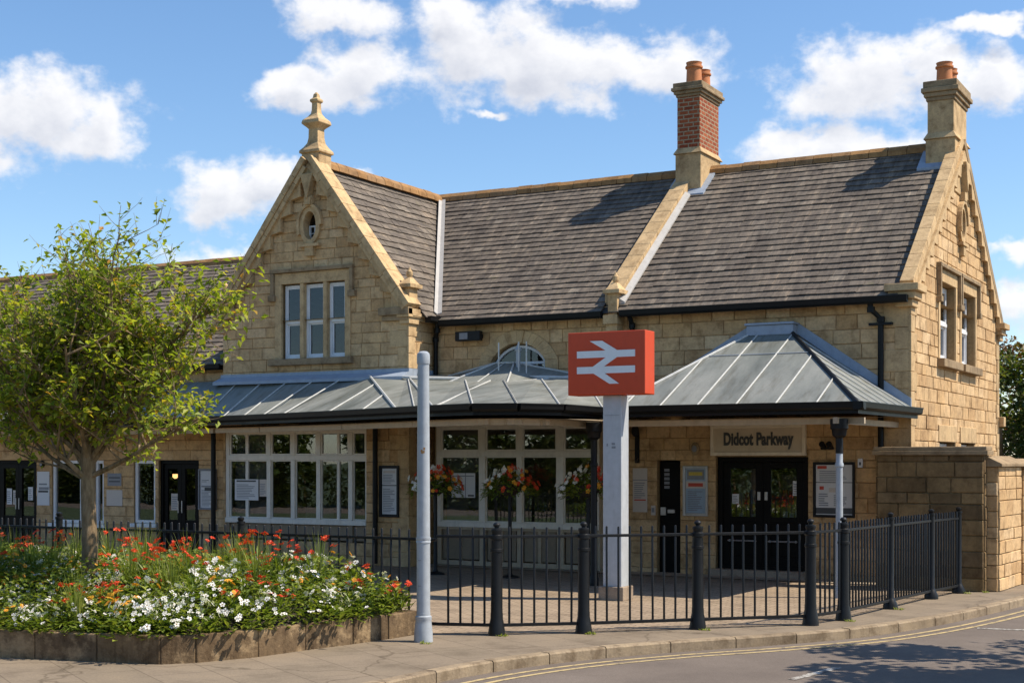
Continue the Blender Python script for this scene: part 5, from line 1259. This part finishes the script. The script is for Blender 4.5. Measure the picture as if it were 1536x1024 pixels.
def plant(kind, seed):
    r = random.Random(seed); L = MB(); BL_ = []
    if kind in ('white_pansy', 'orange_marigold'):
        H, R_ = (.2, .17) if kind == 'white_pansy' else (.22, .15)
        for i in range(60):
            an = r.uniform(0, 6.28); rr = R_ * math.sqrt(r.random()); z = r.uniform(.0, H) * (1 - .5 * rr / R_)
            d = V((math.cos(an), math.sin(an), r.uniform(-.1, .9))); L.leaf(V((rr * math.cos(an), rr * math.sin(an), z)), d, UP, r.uniform(.06, .11), r.uniform(.03, .05))
        for i in range(r.randint(9, 13) if kind == 'white_pansy' else r.randint(5, 8)):
            an = r.uniform(0, 6.28); rr = R_ * 1.25 * math.sqrt(r.random()); z = H * (1.05 - .35 * rr / R_) + r.uniform(-.04, .11)
            c = V((rr * math.cos(an), rr * math.sin(an), z)); nrm = V((math.cos(an) * .6, math.sin(an) * .6 - .5, r.uniform(.4, 1.1)))
            L.tube([c * .75, c], .003, 4, 1)
            if kind == 'white_pansy':
                B_ = MB(); BL_.append(B_)
                for q in range(r.randint(1, 3)): blossom(B_, c + V((r.uniform(-.03, .03), r.uniform(-.03, .03), r.uniform(-.02, .025))), nrm + V((r.uniform(-.4, .4), r.uniform(-.4, .4), 0)), r.uniform(.018, .029), 0, 5, 1)
            else:
                B_ = MB(); BL_.append(B_); blossom(B_, c, nrm, r.uniform(.028, .04), 0, 6, 1); blossom(B_, c + V((0, 0, .006)), nrm, r.uniform(.018, .028), 0, 5)
    elif kind in ('red_poppy', 'low_red'):
        H = .48 if kind == 'red_poppy' else .3
        for i in range(46):
            an = r.uniform(0, 6.28); rr = .14 * r.random(); d = V((math.cos(an) * .7, math.sin(an) * .7, r.uniform(.2, 1.2))); L.leaf(V((rr * math.cos(an), rr * math.sin(an), r.uniform(0, H * .6))), d, UP, r.uniform(.08, .16), r.uniform(.02, .04))
        for i in range(r.randint(4, 7)):
            an = r.uniform(0, 6.28); rr = .17 * math.sqrt(r.random()); h = H * r.uniform(.75, 1.15); c = V((rr * math.cos(an), rr * math.sin(an), h))
            L.tube([V((rr * .3 * math.cos(an), rr * .3 * math.sin(an), 0)), V((rr * .7 * math.cos(an), rr * .7 * math.sin(an), h * .6)), c], .0035, 4, 1)
            nrm = V((r.uniform(-.5, .5), r.uniform(-.7, .2), 1))
            B_ = MB(); BL_.append(B_)
            for q in range(3): blossom(B_, c + V((r.uniform(-.02, .02), r.uniform(-.02, .02), r.uniform(-.015, .02))), nrm + V((r.uniform(-.5, .5), r.uniform(-.5, .5), 0)), r.uniform(.020, .033), 0, 5, None, .35)
    elif kind == 'grass':
        for i in range(60):
            an = r.uniform(0, 6.28); ln = r.uniform(.3, .62); lean = r.uniform(.05, .45); b0 = V((.05 * math.cos(an) * r.random(), .05 * math.sin(an) * r.random(), 0)); pts = []
            for q in range(4):
                s = q / 3; pts.append(b0 + V((math.cos(an) * lean * s * s * ln, math.sin(an) * lean * s * s * ln, ln * s * (1 - .25 * lean * s))))
            sd = V((-math.sin(an), math.cos(an), 0)) * .006; k = len(L.v)
            for q, p in enumerate(pts): L.v += [tuple(p - sd * (1 - q / 3.2)), tuple(p + sd * (1 - q / 3.2))]
            for q in range(3): L.f.append((k + 2 * q, k + 2 * q + 1, k + 2 * q + 3, k + 2 * q + 2)); L.m.append(0)
    elif kind == 'shrub':
        for i in range(420):
            an = r.uniform(0, 6.28); el = r.uniform(-.2, 1.4); rr = .36 * r.random() ** .4; d = V((math.cos(an) * math.cos(el), math.sin(an) * math.cos(el), math.sin(el)))
            L.leaf(d * rr + V((0, 0, .22)), d + V((r.uniform(-.5, .5), r.uniform(-.5, .5), r.uniform(-.2, .6))), UP, r.uniform(.06, .1), r.uniform(.03, .05))
        L.tube([(0, 0, -.05), (0, 0, .3)], .015, 5, 1)
    nm = {'white_pansy': 'pansy', 'orange_marigold': 'marigold', 'red_poppy': 'poppy', 'low_red': 'geranium', 'grass': 'grass_tuft', 'shrub': 'shrub'}[kind]
    lm = {'grass': 'blade', 'shrub': 'bedleaf'}.get(kind, 'bedleaf')
    o = L.build(nm, [M[lm], M['stemgreen']], uv=False)
    for B_ in BL_:
        pm = {'white_pansy': 'petalwhite', 'orange_marigold': 'petalorange', 'red_poppy': 'petalred', 'low_red': 'petalred'}[kind]
        ORIG[o.name] = V((0, 0, 0)); B_.build('blossom', [M[pm], M['eye']], o, uv=False)
    lab = {'white_pansy': ('white bedding pansy clump among the flower bed plants', 'flower', 'white pansies in the flower bed'),
           'orange_marigold': ('orange and yellow marigold clump in the flower bed', 'flower', 'orange marigolds in the flower bed'),
           'red_poppy': ('tall red poppy plant on thin stems before the railing', 'flower', 'tall red poppies in the flower bed'),
           'low_red': ('low red geranium clump in the flower bed', 'flower', 'low red geraniums in the flower bed'),
           'grass': ('yellow green ornamental grass tuft in the flower bed', 'grass tuft', 'grass tufts in the flower bed'),
           'shrub': ('leafy rounded green shrub at left of the flower bed', 'shrub', 'green shrubs in the flower bed')}[kind]
    return tag(o, *lab)
protos = {k_: [plant(k_, 100 + 7 * i + len(k_)) for i in range(3)] for k_ in ('white_pansy', 'orange_marigold', 'red_poppy', 'low_red', 'grass', 'shrub')}
used = set(); r = random.Random(21)
def put(kind, x, y, s=1):
    i = r.randrange(3); o = protos[kind][i]
    if (kind, i) in used: o = copy_tree(o)
    used.add((kind, i))
    o.location = (x, y, soil_z(x, y) - .01); o.rotation_euler = (0, 0, r.uniform(0, 6.28)); s *= r.uniform(.85, 1.2) * (1.15 if x > -10.6 else 1); o.scale = (s, s, s)
TX, TY = -12.19, 12.0
for row, yo in enumerate((.2, .40, .62, .86, 1.1, 1.36, 1.62, 1.88, 2.14, 2.4, 2.65, 2.9, 3.15, 3.4)):
    x = -14.6 + r.uniform(0, .2)
    while x < -9.0:
        yf = bed_front(x); y = yf + yo + r.uniform(-.1, .1)
        step = r.uniform(.19, .30) + row * .006
        if y < 13.78 and not (abs(x - TX) < .16 and abs(y - TY) < .16):
            q = r.random()
            if row < 3: kd = 'white_pansy' if q < .44 else 'orange_marigold' if q < .66 else 'low_red' if q < .88 else 'grass'
            elif row < 6: kd = 'white_pansy' if q < .32 else 'low_red' if q < .58 else 'orange_marigold' if q < .74 else 'red_poppy' if q < .86 else 'grass'
            else: kd = 'red_poppy' if q < .22 else 'grass' if q < .50 else 'white_pansy' if q < .68 else 'low_red' if q < .86 else 'orange_marigold'
            if x < -12.6 and 2 < row < 8 and q < .2: kd = 'shrub'
            if x > -10.7 and r.random() < .5: kd = 'white_pansy'
            if x > -9.6 and kd in ('grass', 'red_poppy'): kd = 'white_pansy' if q > .5 else 'orange_marigold'
            if abs(x - TX + (y - TY) * .0) < .75 and y < TY + .1 and x - TX > -.5: kd = 'white_pansy' if q < .6 else 'orange_marigold'
            put(kd, x, y, .72 if (abs(x - TX - .25) < .55 and y < TY) else 1)
        x += step
# ------------------------------------------------------------------ young tree
def make_tree(name, label, base, trunk_h, trunk_r, limbs, crown, leaves, leaf_size, seed, leafmat, group=None, shape=None):
    r = random.Random(seed); t = thing(name, label, 'tree', base, group); T = MB(); Lf = MB(); base = V(base); twigs = []
    top = base + V((r.uniform(-.05, .05), r.uniform(-.05, .05), trunk_h))
    T.tube([base + V((0, 0, -.1)), base + V((0, 0, .08)), base.lerp(top, .35) + V((.015, 0, 0)), base.lerp(top, .7) - V((.01, 0, 0)), top], [trunk_r * 1.35, trunk_r * 1.08, trunk_r * .95, trunk_r * .88, trunk_r * .85], 14)
    def grow(p, d, ln, rad, lev):
        n = 4; pts = [p]; dd = d.normalized()
        for i in range(n):
            dd = (dd + V((r.uniform(-.16, .16), r.uniform(-.16, .16), r.uniform(-.06, .16)))).normalized(); pts.append(pts[-1] + dd * ln / n)
        T.tube(pts, [rad * (1 - .65 * i / n) for i in range(n + 1)], 7 if lev < 2 else 4, cap=False)
        if lev >= 2: twigs.append(pts)
        elif lev == 1: twigs.append(pts[1:])
        if lev < 3:
            m = (7, 6, 4)[lev] if crown > 0 else 3
            for i in range(m):
                f_ = r.uniform(.3, 1) if lev else r.uniform(.25, 1); k = min(n - 1, int(f_ * n)); q = pts[k].lerp(pts[k + 1], f_ * n - k)
                ax = V((r.uniform(-1, 1), r.uniform(-1, 1), r.uniform(-.35, .8))).normalized()
                grow(q, dd * .55 + ax * .85, ln * r.uniform(.42, .66), rad * .45, lev + 1)
    for (dx, dy, dz, ln, zf) in limbs:
        grow(base.lerp(top, zf), V((dx, dy, dz)), ln * .72 * (1.16 if dz < 1 else 1), trunk_r * .36, 0)
    T.build('trunk', M['bark'], t, smooth=True)
    tot = len(twigs); per = leaves / tot
    for pts in twigs:
        for i in range(int(per + r.random())):
            f_ = r.uniform(.1, 1.02) * (len(pts) - 1); k = min(len(pts) - 2, int(f_)); p = pts[k].lerp(pts[k + 1], f_ - k)
            ax = V((r.uniform(-1, 1), r.uniform(-1, 1), r.uniform(-.8, .7))); s = leaf_size * r.uniform(.65, 1.25)
            Lf.leaf(p + ax * leaf_size * .35, ax + V((0, 0, -.2)), V((r.uniform(-.6, .6), r.uniform(-.6, .6), 1)), s, s * .62)
    Lf.build('crown', M[leafmat], t, uv=False)
    return t
limbs = []
rr_ = random.Random(3)
for i in range(9):
    an = i * 2.4 + rr_.uniform(-.3, .3); o_ = rr_.uniform(.5, 1.15); limbs.append((math.cos(an) * o_, math.sin(an) * o_, rr_.uniform(.75, 1.1), rr_.uniform(1.5, 2.0), rr_.uniform(.72, 1)))
limbs += [(-.5, .2, 1.3, 2.25, .97), (.75, .0, 1.3, 2.35, .97), (-1.0, 0, 1.05, 2.1, .9), (.1, .05, 1, 2.2, 1), (-.25, .1, 1, 2.1, 1), (.4, -.1, 1, 2.2, .98), (1.1, .3, .35, 1.7, .8), (-1.1, .1, .35, 1.7, .78), (.6, .5, .9, 2.2, .95), (-.7, -.4, .8, 2.0, .9)]
make_tree('young_tree', 'young broad crowned tree with yellow green leaves in the flower bed', (TX, TY, .4), 1.75, .092, limbs, 1, 15500, .09, 9, 'leaf')
# ------------------------------------------------------------------ background and roadside trees
def blob_tree(name, label, base, h, rad, nleaf, ls, seed, mat, cat='tree', group=None, zlow=.25):
    r = random.Random(seed); t = thing(name, label, cat, base, group); base = V(base); T = MB(); Lf = MB()
    T.tube([base, base + V((.05, 0, h * .4)), base + V((0, .05, h * .8))], [.09 + h * .02, .07 + h * .014, .03], 8)
    cl = []
    for i in range(int(14 + rad * 6)):
        an = r.uniform(0, 6.28); q = r.random() ** .5; z = h * r.uniform(zlow, 1); w = math.sin(math.pi * min(1, max(.12, (z / h - zlow * .6) / (1.05 - zlow * .6)))) ** .6
        c = base + V((math.cos(an) * rad * q * w, math.sin(an) * rad * q * w, z)); cl.append((c, rad * r.uniform(.22, .42)))
        T.tube([base + V((0, 0, z * .6)), c], [.03, .008], 5)
    T.build('trunk', M['bark'], t, smooth=True)
    for i in range(nleaf):
        c, R_ = r.choice(cl); d = V((r.gauss(0, 1), r.gauss(0, 1), r.gauss(0, 1))).normalized(); p = c + d * R_ * r.random() ** .35 * V((1, 1, .75)).length / 1.6
        ax = V((r.uniform(-1, 1), r.uniform(-1, 1), r.uniform(-.7, .7))); s = ls * r.uniform(.6, 1.3)
        Lf.leaf(p, ax, V((r.uniform(-.7, .7), r.uniform(-.7, .7), 1)), s, s * .65)
    Lf.build('crown', M[mat], t, uv=False); return t
blob_tree('background_tree', 'dark green leafy tree behind the right gable end', (-7.4, 41.5, -.12), 4.9, 1.9, 6000, .17, 31, 'darkleaf', zlow=.1)
blob_tree('background_tree', 'taller tree at far right edge beyond the stone wall', (-5.0, 42.5, -.12), 5.6, 2.2, 6500, .18, 32, 'darkleaf', zlow=.1)
blob_tree('background_tree', 'small russet leaved tree between the two green ones at right', (-7.2, 45.5, -.12), 5.6, 1.6, 3500, .18, 33, 'rustleaf', zlow=.2)
blob_tree('roadside_tree', 'roadside tree whose shadow lies on the asphalt at lower right', (.6, 16.2, -.12), 5.6, 2.0, 5200, .2, 41, 'darkleaf', zlow=.5)
for i, (x, y, h, w) in enumerate(((-66, -8, 5.0, 3), (-60, -9, 4.6, 3), (-54, -7.5, 5.2, 3), (-48, -8.5, 4.5, 2.8), (-42, -7, 5.2, 2.6), (-36, -9, 4.6, 2.6), (-31.5, -7.5, 4.0, 2.4), (-27, -8.5, 5.0, 2.6), (-22, -8, 4.3, 2.6), (-17.5, -9, 4.7, 2.4), (-13, -8, 5.2, 2.6), (-8, -9, 4.6, 2.4))):
    blob_tree('roadside_tree', 'green tree across the road mirrored in the window glass', (x, y, -.12), h, w, 3600, .36, 50 + i, 'darkleaf', group='trees across the road mirrored in the windows', zlow=.05)
t = thing('hedge', 'long clipped green hedge across the road mirrored low in the window glass', 'hedge', (-26, -6.4, -.12))
mb = MB(); r = random.Random(77); mb2 = MB()
for i in range(20000):
    x = r.uniform(-78, -5); q = r.random(); y = -6.9 + r.choice((r.uniform(.9, 1.05), r.uniform(0, 1))); z = r.uniform(-.1, 1.7 + .15 * math.sin(x * 2.1))
    mb.leaf(V((x, y, z)), V((r.uniform(-1, 1), r.uniform(-.2, 1), r.uniform(-.5, .8))), UP, r.uniform(.15, .3), r.uniform(.1, .18))
mb.build('foliage', M['darkleaf'], t, uv=False)
for i in range(37): mb2.tube([(-76 + i * 1.95, -6.4, -.12), (-76 + i * 1.95 + r.uniform(-.2, .2), -6.35, 1.5)], [.05, .02], 6)
mb2.build('stems', M['bark'], t)
# ------------------------------------------------------------------ flower stands with baskets
def stand(x, y, label, hz=1.45):
    t = thing('flower_stand', label, 'planter', (x, y, 0), 'flower stands under the bay canopy')
    mb = MB(); mb.lathe((x, y, 0), [(.16, 0), (.16, .03), (.05, .06), (.035, .1), (.03, hz - .05), (.10, hz)], 12); mb.build('post', M['iron'], t, smooth=True)
    mb = MB(); mb.lathe((x, y, hz), [(.08, -.05), (.19, .03), (.24, .14), (.22, .14)], 16); mb.build('basket', M['wicker'], t, smooth=True)
    r = random.Random(label); L = MB(); Bw = MB()
    for i in range(800):
        an = r.uniform(0, 6.28); q = r.random() ** .5; rr = .47 * q; z = hz + .12 + .26 * (1 - q * q) * r.random() - (.22 * q * r.random())
        d = V((math.cos(an), math.sin(an), r.uniform(-.9, .6))); L.leaf(V((x + rr * math.cos(an), y + rr * math.sin(an), z)), d, UP, r.uniform(.05, .1), r.uniform(.03, .05))
    L.build('foliage', M['bedleaf'], t, uv=False)
    for i in range(70):
        an = r.uniform(0, 6.28); q = r.random() ** .5; rr = .52 * q; z = hz + .17 + .27 * (1 - q * q) - .2 * q * r.random() + r.uniform(-.03, .03)
        m = 'petalwhite' if math.cos(an) < .15 and r.random() < .8 else ('petalred' if r.random() < .75 else 'petalorange'); Bw = MB()
        for e in range(2): blossom(Bw, V((x + rr * math.cos(an) + e * r.uniform(-.04, .04), y + rr * math.sin(an), z + e * r.uniform(-.04, .04))), V((math.cos(an), math.sin(an) - .5, .5)), r.uniform(.03, .05), 0, 5, None, .3)
        Bw.build('blossom', [M[m]], t, uv=False)
stand(-13.25, 21.2, 'flower stand with red and white blooms half hidden by the grey pole')
stand(-11.76, 21.2, 'flower stand with blooms in front of the middle of the bay window')
stand(-10.28, 21.2, 'flower stand with blooms just left of the station sign post')
for i, (x, w_) in enumerate(((-13.6, .26), (-12.85, .2), (-12.2, .26), (-11.3, .34))):  # leaves added inside the glass to stand for the shrubs mirrored in it
    t = thing('shrub_reflection', 'yellow green leaves added behind the bay window glass in place of mirrored shrubs, ' + ('in the pane with the white notice', 'in the second pane from the left', 'in the third pane from the left', 'in the pane nearest the sign post')[i], 'plant', (x, 23.28, .62))
    mb = MB(); mb.lathe((x, 23.28, .62), [(.07, 0), (.1, .16), (.11, .16)], 12); mb.build('pot', M['terracotta'], t, smooth=True)
    mb = MB(); r = random.Random(i)
    for q in range(240):
        d = V((r.gauss(0, 1), r.gauss(0, .6), r.gauss(0, .8))).normalized(); mb.leaf(V((x, 23.26, .9)) + d * w_ * r.random() ** .4 * V((1, .6, .7)).length / 1.4, d, UP, .09, .05)
    mb.build('foliage', M['blade'], t, uv=False)
mb = MB(); mb.box(-18.9, -15.8, 22.75, 23.05, .3, .72); o = mb.build('window_bench', M['interior'], bpy.data.objects['station_building'])
for i, (x, z0, lb) in enumerate(((-8.35, .95, 'leaflet rack behind the left leaf of the entrance doors'), (-7.55, 1.0, 'leaflet rack behind the right leaf of the entrance doors'))):
    t = thing('leaflet_rack', lb, 'rack', (x, 23.9, 0)); mb = MB(); mb.box(x - .3, x + .3, 23.9, 23.94, .02, 1.75); mb.box(x - .3, x + .3, 23.8, 23.9, .85, .88); mb.box(x - .3, x + .3, 23.8, 23.9, 1.2, 1.23); mb.build('stand', M['interior'], t)
    r = random.Random(i + 4); mats = ['paper', 'redink', 'blue', 'yellowink', 'papertan', 'signwhite']
    for q in range(10):
        a = x - .27 + (q % 5) * .11; z = (.89 if q < 5 else 1.24); h = r.uniform(.16, .27); mb = MB(); mb.box(a, a + .085, 23.82, 23.85, z, z + h); mb.build('leaflet', M[r.choice(mats)], t)
# weeds at post feet
mb = MB(); r = random.Random(8)
for i, (x, y) in enumerate(((-8.35, 13.15), (-7.93, 14.12), (-7.13, 14.78), (-6.12, 15.78), (-4.88, 17.5), (-4.7, 19.2), (-4.35, 22.0), (-4.15, 22.32))):
    mb = MB()
    for q in range(26):
        an = r.uniform(0, 6.28); mb.leaf(V((x + r.uniform(-.06, .06), y + r.uniform(-.04, .04), 0)), V((math.cos(an), math.sin(an), r.uniform(.3, 1.2))), UP, r.uniform(.03, .06), .014)
    tag(mb.build('weed', M['blade'], loc=(x, y, 0), uv=False), 'tiny green weed tuft at the foot of a post or wall', 'weed', 'weeds along the pavement edge')

# ------------------------------------------------------------------ sky, sun, camera
SUN_EL, SUN_AZ = math.radians(53), math.radians(22)     # azimuth measured from +X towards +Y
sd = V((math.cos(SUN_EL) * math.cos(SUN_AZ), math.cos(SUN_EL) * math.sin(SUN_AZ), math.sin(SUN_EL)))
sl = bpy.data.lights.new('sun', 'SUN'); sl.energy = 5.0; sl.angle = math.radians(.5); sl.color = (1, .90, .76)
so = bpy.data.objects.new('sun', sl); col.objects.link(so); so.rotation_euler = sd.to_track_quat('Z', 'Y').to_euler(); so.location = (20, 30, 40)
w = bpy.data.worlds.new('World'); sc.world = w; w.use_nodes = True; nt = w.node_tree; nt.nodes.clear()
out = nt.nodes.new('ShaderNodeOutputWorld'); bg = nt.nodes.new('ShaderNodeBackground'); bg.inputs[1].default_value = .15
sky = nt.nodes.new('ShaderNodeTexSky'); sky.sky_type = 'NISHITA'; sky.sun_disc = False; sky.sun_elevation = SUN_EL; sky.sun_rotation = math.pi / 2 - SUN_AZ
sky.air_density = 1.0; sky.dust_density = .4; sky.ozone_density = 3.5
CAM_AZ = math.atan2(-.4838, .8752)
def blob_dir(px, py, rx, ry):   # cloud centre and half-size as azimuth / elevation
    u = (px - 768) / 2138; v = (690 - py) / 2138; az = CAM_AZ + math.atan(u); el = math.atan2(v, math.sqrt(1 + u * u)); return az, el, rx / 2138, ry / 2138
CL = [(800, 105, 220, 52), (720, 70, 120, 62), (960, 105, 130, 46), (545, 105, 70, 50), (480, 135, 100, 30), (520, 25, 85, 32), (690, 15, 60, 30), (870, -10, 90, 22),
      (60, 170, 130, 62), (150, 195, 60, 45), (-60, 180, 120, 70), (370, 285, 90, 45), (340, 310, 70, 28), (400, 262, 45, 26), (325, 392, 70, 22), (535, 272, 30, 15),
      (1310, 125, 120, 62), (1390, 95, 60, 45), (1250, 150, 70, 35), (1500, 125, 70, 40), (1230, 225, 140, 30), (1170, 215, 60, 25), (1320, 232, 70, 20), (1530, 375, 40, 16), (1525, 450, 50, 35), (735, 172, 34, 10), (1490, 40, 60, 12)]
g = bpy.data.node_groups.new('cloud_field', 'ShaderNodeTree')
g.interface.new_socket('az', in_out='INPUT', socket_type='NodeSocketFloat'); g.interface.new_socket('el', in_out='INPUT', socket_type='NodeSocketFloat'); g.interface.new_socket('field', in_out='OUTPUT', socket_type='NodeSocketFloat')
gi = g.nodes.new('NodeGroupInput'); go = g.nodes.new('NodeGroupOutput')
def mth(t, op, a, b=None, c=None, clamp=False):
    n = t.nodes.new('ShaderNodeMath'); n.operation = op; n.use_clamp = clamp
    for i, v in enumerate((a, b, c)):
        if v is None: continue
        if hasattr(v, 'is_linked'): t.links.new(v, n.inputs[i])
        else: n.inputs[i].default_value = v
    return n.outputs[0]
cmb = g.nodes.new('ShaderNodeCombineXYZ'); g.links.new(gi.outputs[0], cmb.inputs[0]); g.links.new(gi.outputs[1], cmb.inputs[1])
def gnoise(scale, detail, rough, off=(0, 0, 0), st_=(1, 1.25, 1)):
    mp = g.nodes.new('ShaderNodeMapping'); mp.inputs[1].default_value = off; mp.inputs[3].default_value = st_; g.links.new(cmb.outputs[0], mp.inputs[0])
    n = g.nodes.new('ShaderNodeTexNoise'); n.inputs['Scale'].default_value = scale; n.inputs['Detail'].default_value = detail; n.inputs['Roughness'].default_value = rough; g.links.new(mp.outputs[0], n.inputs['Vector']); return n.outputs['Fac']
wa = mth(g, 'MULTIPLY', mth(g, 'SUBTRACT', gnoise(22, 4, .6), .5), .06); we = mth(g, 'MULTIPLY', mth(g, 'SUBTRACT', gnoise(24, 4, .6, (3, 1, 0)), .5), .04)
A = mth(g, 'ADD', gi.outputs[0], wa); Ee = mth(g, 'ADD', gi.outputs[1], we); best = None
for c_ in CL:
    az, el, rx, ry = blob_dir(*c_)
    a = mth(g, 'MULTIPLY', mth(g, 'SUBTRACT', A, az), 1 / rx); b = mth(g, 'MULTIPLY', mth(g, 'SUBTRACT', Ee, el), 1 / ry)
    d = mth(g, 'SQRT', mth(g, 'ADD', mth(g, 'MULTIPLY', a, a), mth(g, 'MULTIPLY', b, b)))
    fl = mth(g, 'SUBTRACT', 1.0, d)
    if ry < 18 or (c_[0] > 1480): fl = mth(g, 'MULTIPLY', fl, .45)
    best = fl if best is None else mth(g, 'SMOOTH_MAX', best, fl, .12)
fb = mth(g, 'MULTIPLY', mth(g, 'SUBTRACT', gnoise(30, 10, .58), .5), 1.1)
g.links.new(mth(g, 'ADD', mth(g, 'MULTIPLY', best, 1.0), fb), go.inputs[0])
tc = nt.nodes.new('ShaderNodeTexCoord'); sp = nt.nodes.new('ShaderNodeSeparateXYZ'); nt.links.new(tc.outputs['Generated'], sp.inputs[0])
az = mth(nt, 'ARCTAN2', sp.outputs[0], sp.outputs[1]); el = mth(nt, 'ARCSINE', sp.outputs[2])
g1 = nt.nodes.new('ShaderNodeGroup'); g1.node_tree = g; nt.links.new(az, g1.inputs[0]); nt.links.new(el, g1.inputs[1])
g2 = nt.nodes.new('ShaderNodeGroup'); g2.node_tree = g; nt.links.new(mth(nt, 'ADD', az, .006), g2.inputs[0]); nt.links.new(mth(nt, 'ADD', el, .016), g2.inputs[1])
mr = nt.nodes.new('ShaderNodeMapRange'); mr.interpolation_type = 'SMOOTHSTEP'; nt.links.new(g1.outputs[0], mr.inputs[0]); mr.inputs[1].default_value = -.14; mr.inputs[2].default_value = .24
shd = nt.nodes.new('ShaderNodeMapRange'); nt.links.new(g2.outputs[0], shd.inputs[0]); shd.inputs[1].default_value = -.05; shd.inputs[2].default_value = .75
cr = nt.nodes.new('ShaderNodeValToRGB'); nt.links.new(shd.outputs[0], cr.inputs[0])
cr.color_ramp.elements[0].color = (5.1, 5.05, 5.1, 1); cr.color_ramp.elements[1].color = (2.9, 3.05, 3.5, 1)
hs = nt.nodes.new('ShaderNodeHueSaturation'); hs.inputs['Saturation'].default_value = 1.1; hs.inputs['Value'].default_value = .86; nt.links.new(sky.outputs[0], hs.inputs['Color'])
mx = mixc(nt, hs.outputs[0], cr.outputs[0], mth(nt, 'MULTIPLY', mr.outputs[0], .93), 'MIX')
nt.links.new(mx, bg.inputs[0]); nt.links.new(bg.outputs[0], out.inputs[0])
w.cycles.sampling_method = 'MANUAL'; w.cycles.sample_map_resolution = 512

cd = bpy.data.cameras.new('camera'); co = bpy.data.objects.new('camera', cd); col.objects.link(co)
cd.sensor_width = 36; cd.lens = 36 * 2138 / 1536; cd.shift_y = (690 - 512) / 1536; cd.clip_end = 3000; cd.clip_start = .1
co.location = (0, 0, 2.0); co.rotation_euler = (math.pi / 2, 0, -CAM_AZ)
sc.camera = co
sc.view_settings.view_transform = 'Standard'; sc.view_settings.look = 'None'; sc.view_settings.exposure = .46; sc.view_settings.gamma = 1
sc.cycles.max_bounces = 6; sc.cycles.transparent_max_bounces = 10; sc.cycles.use_denoising = True
sc.cycles.sample_clamp_indirect = 6
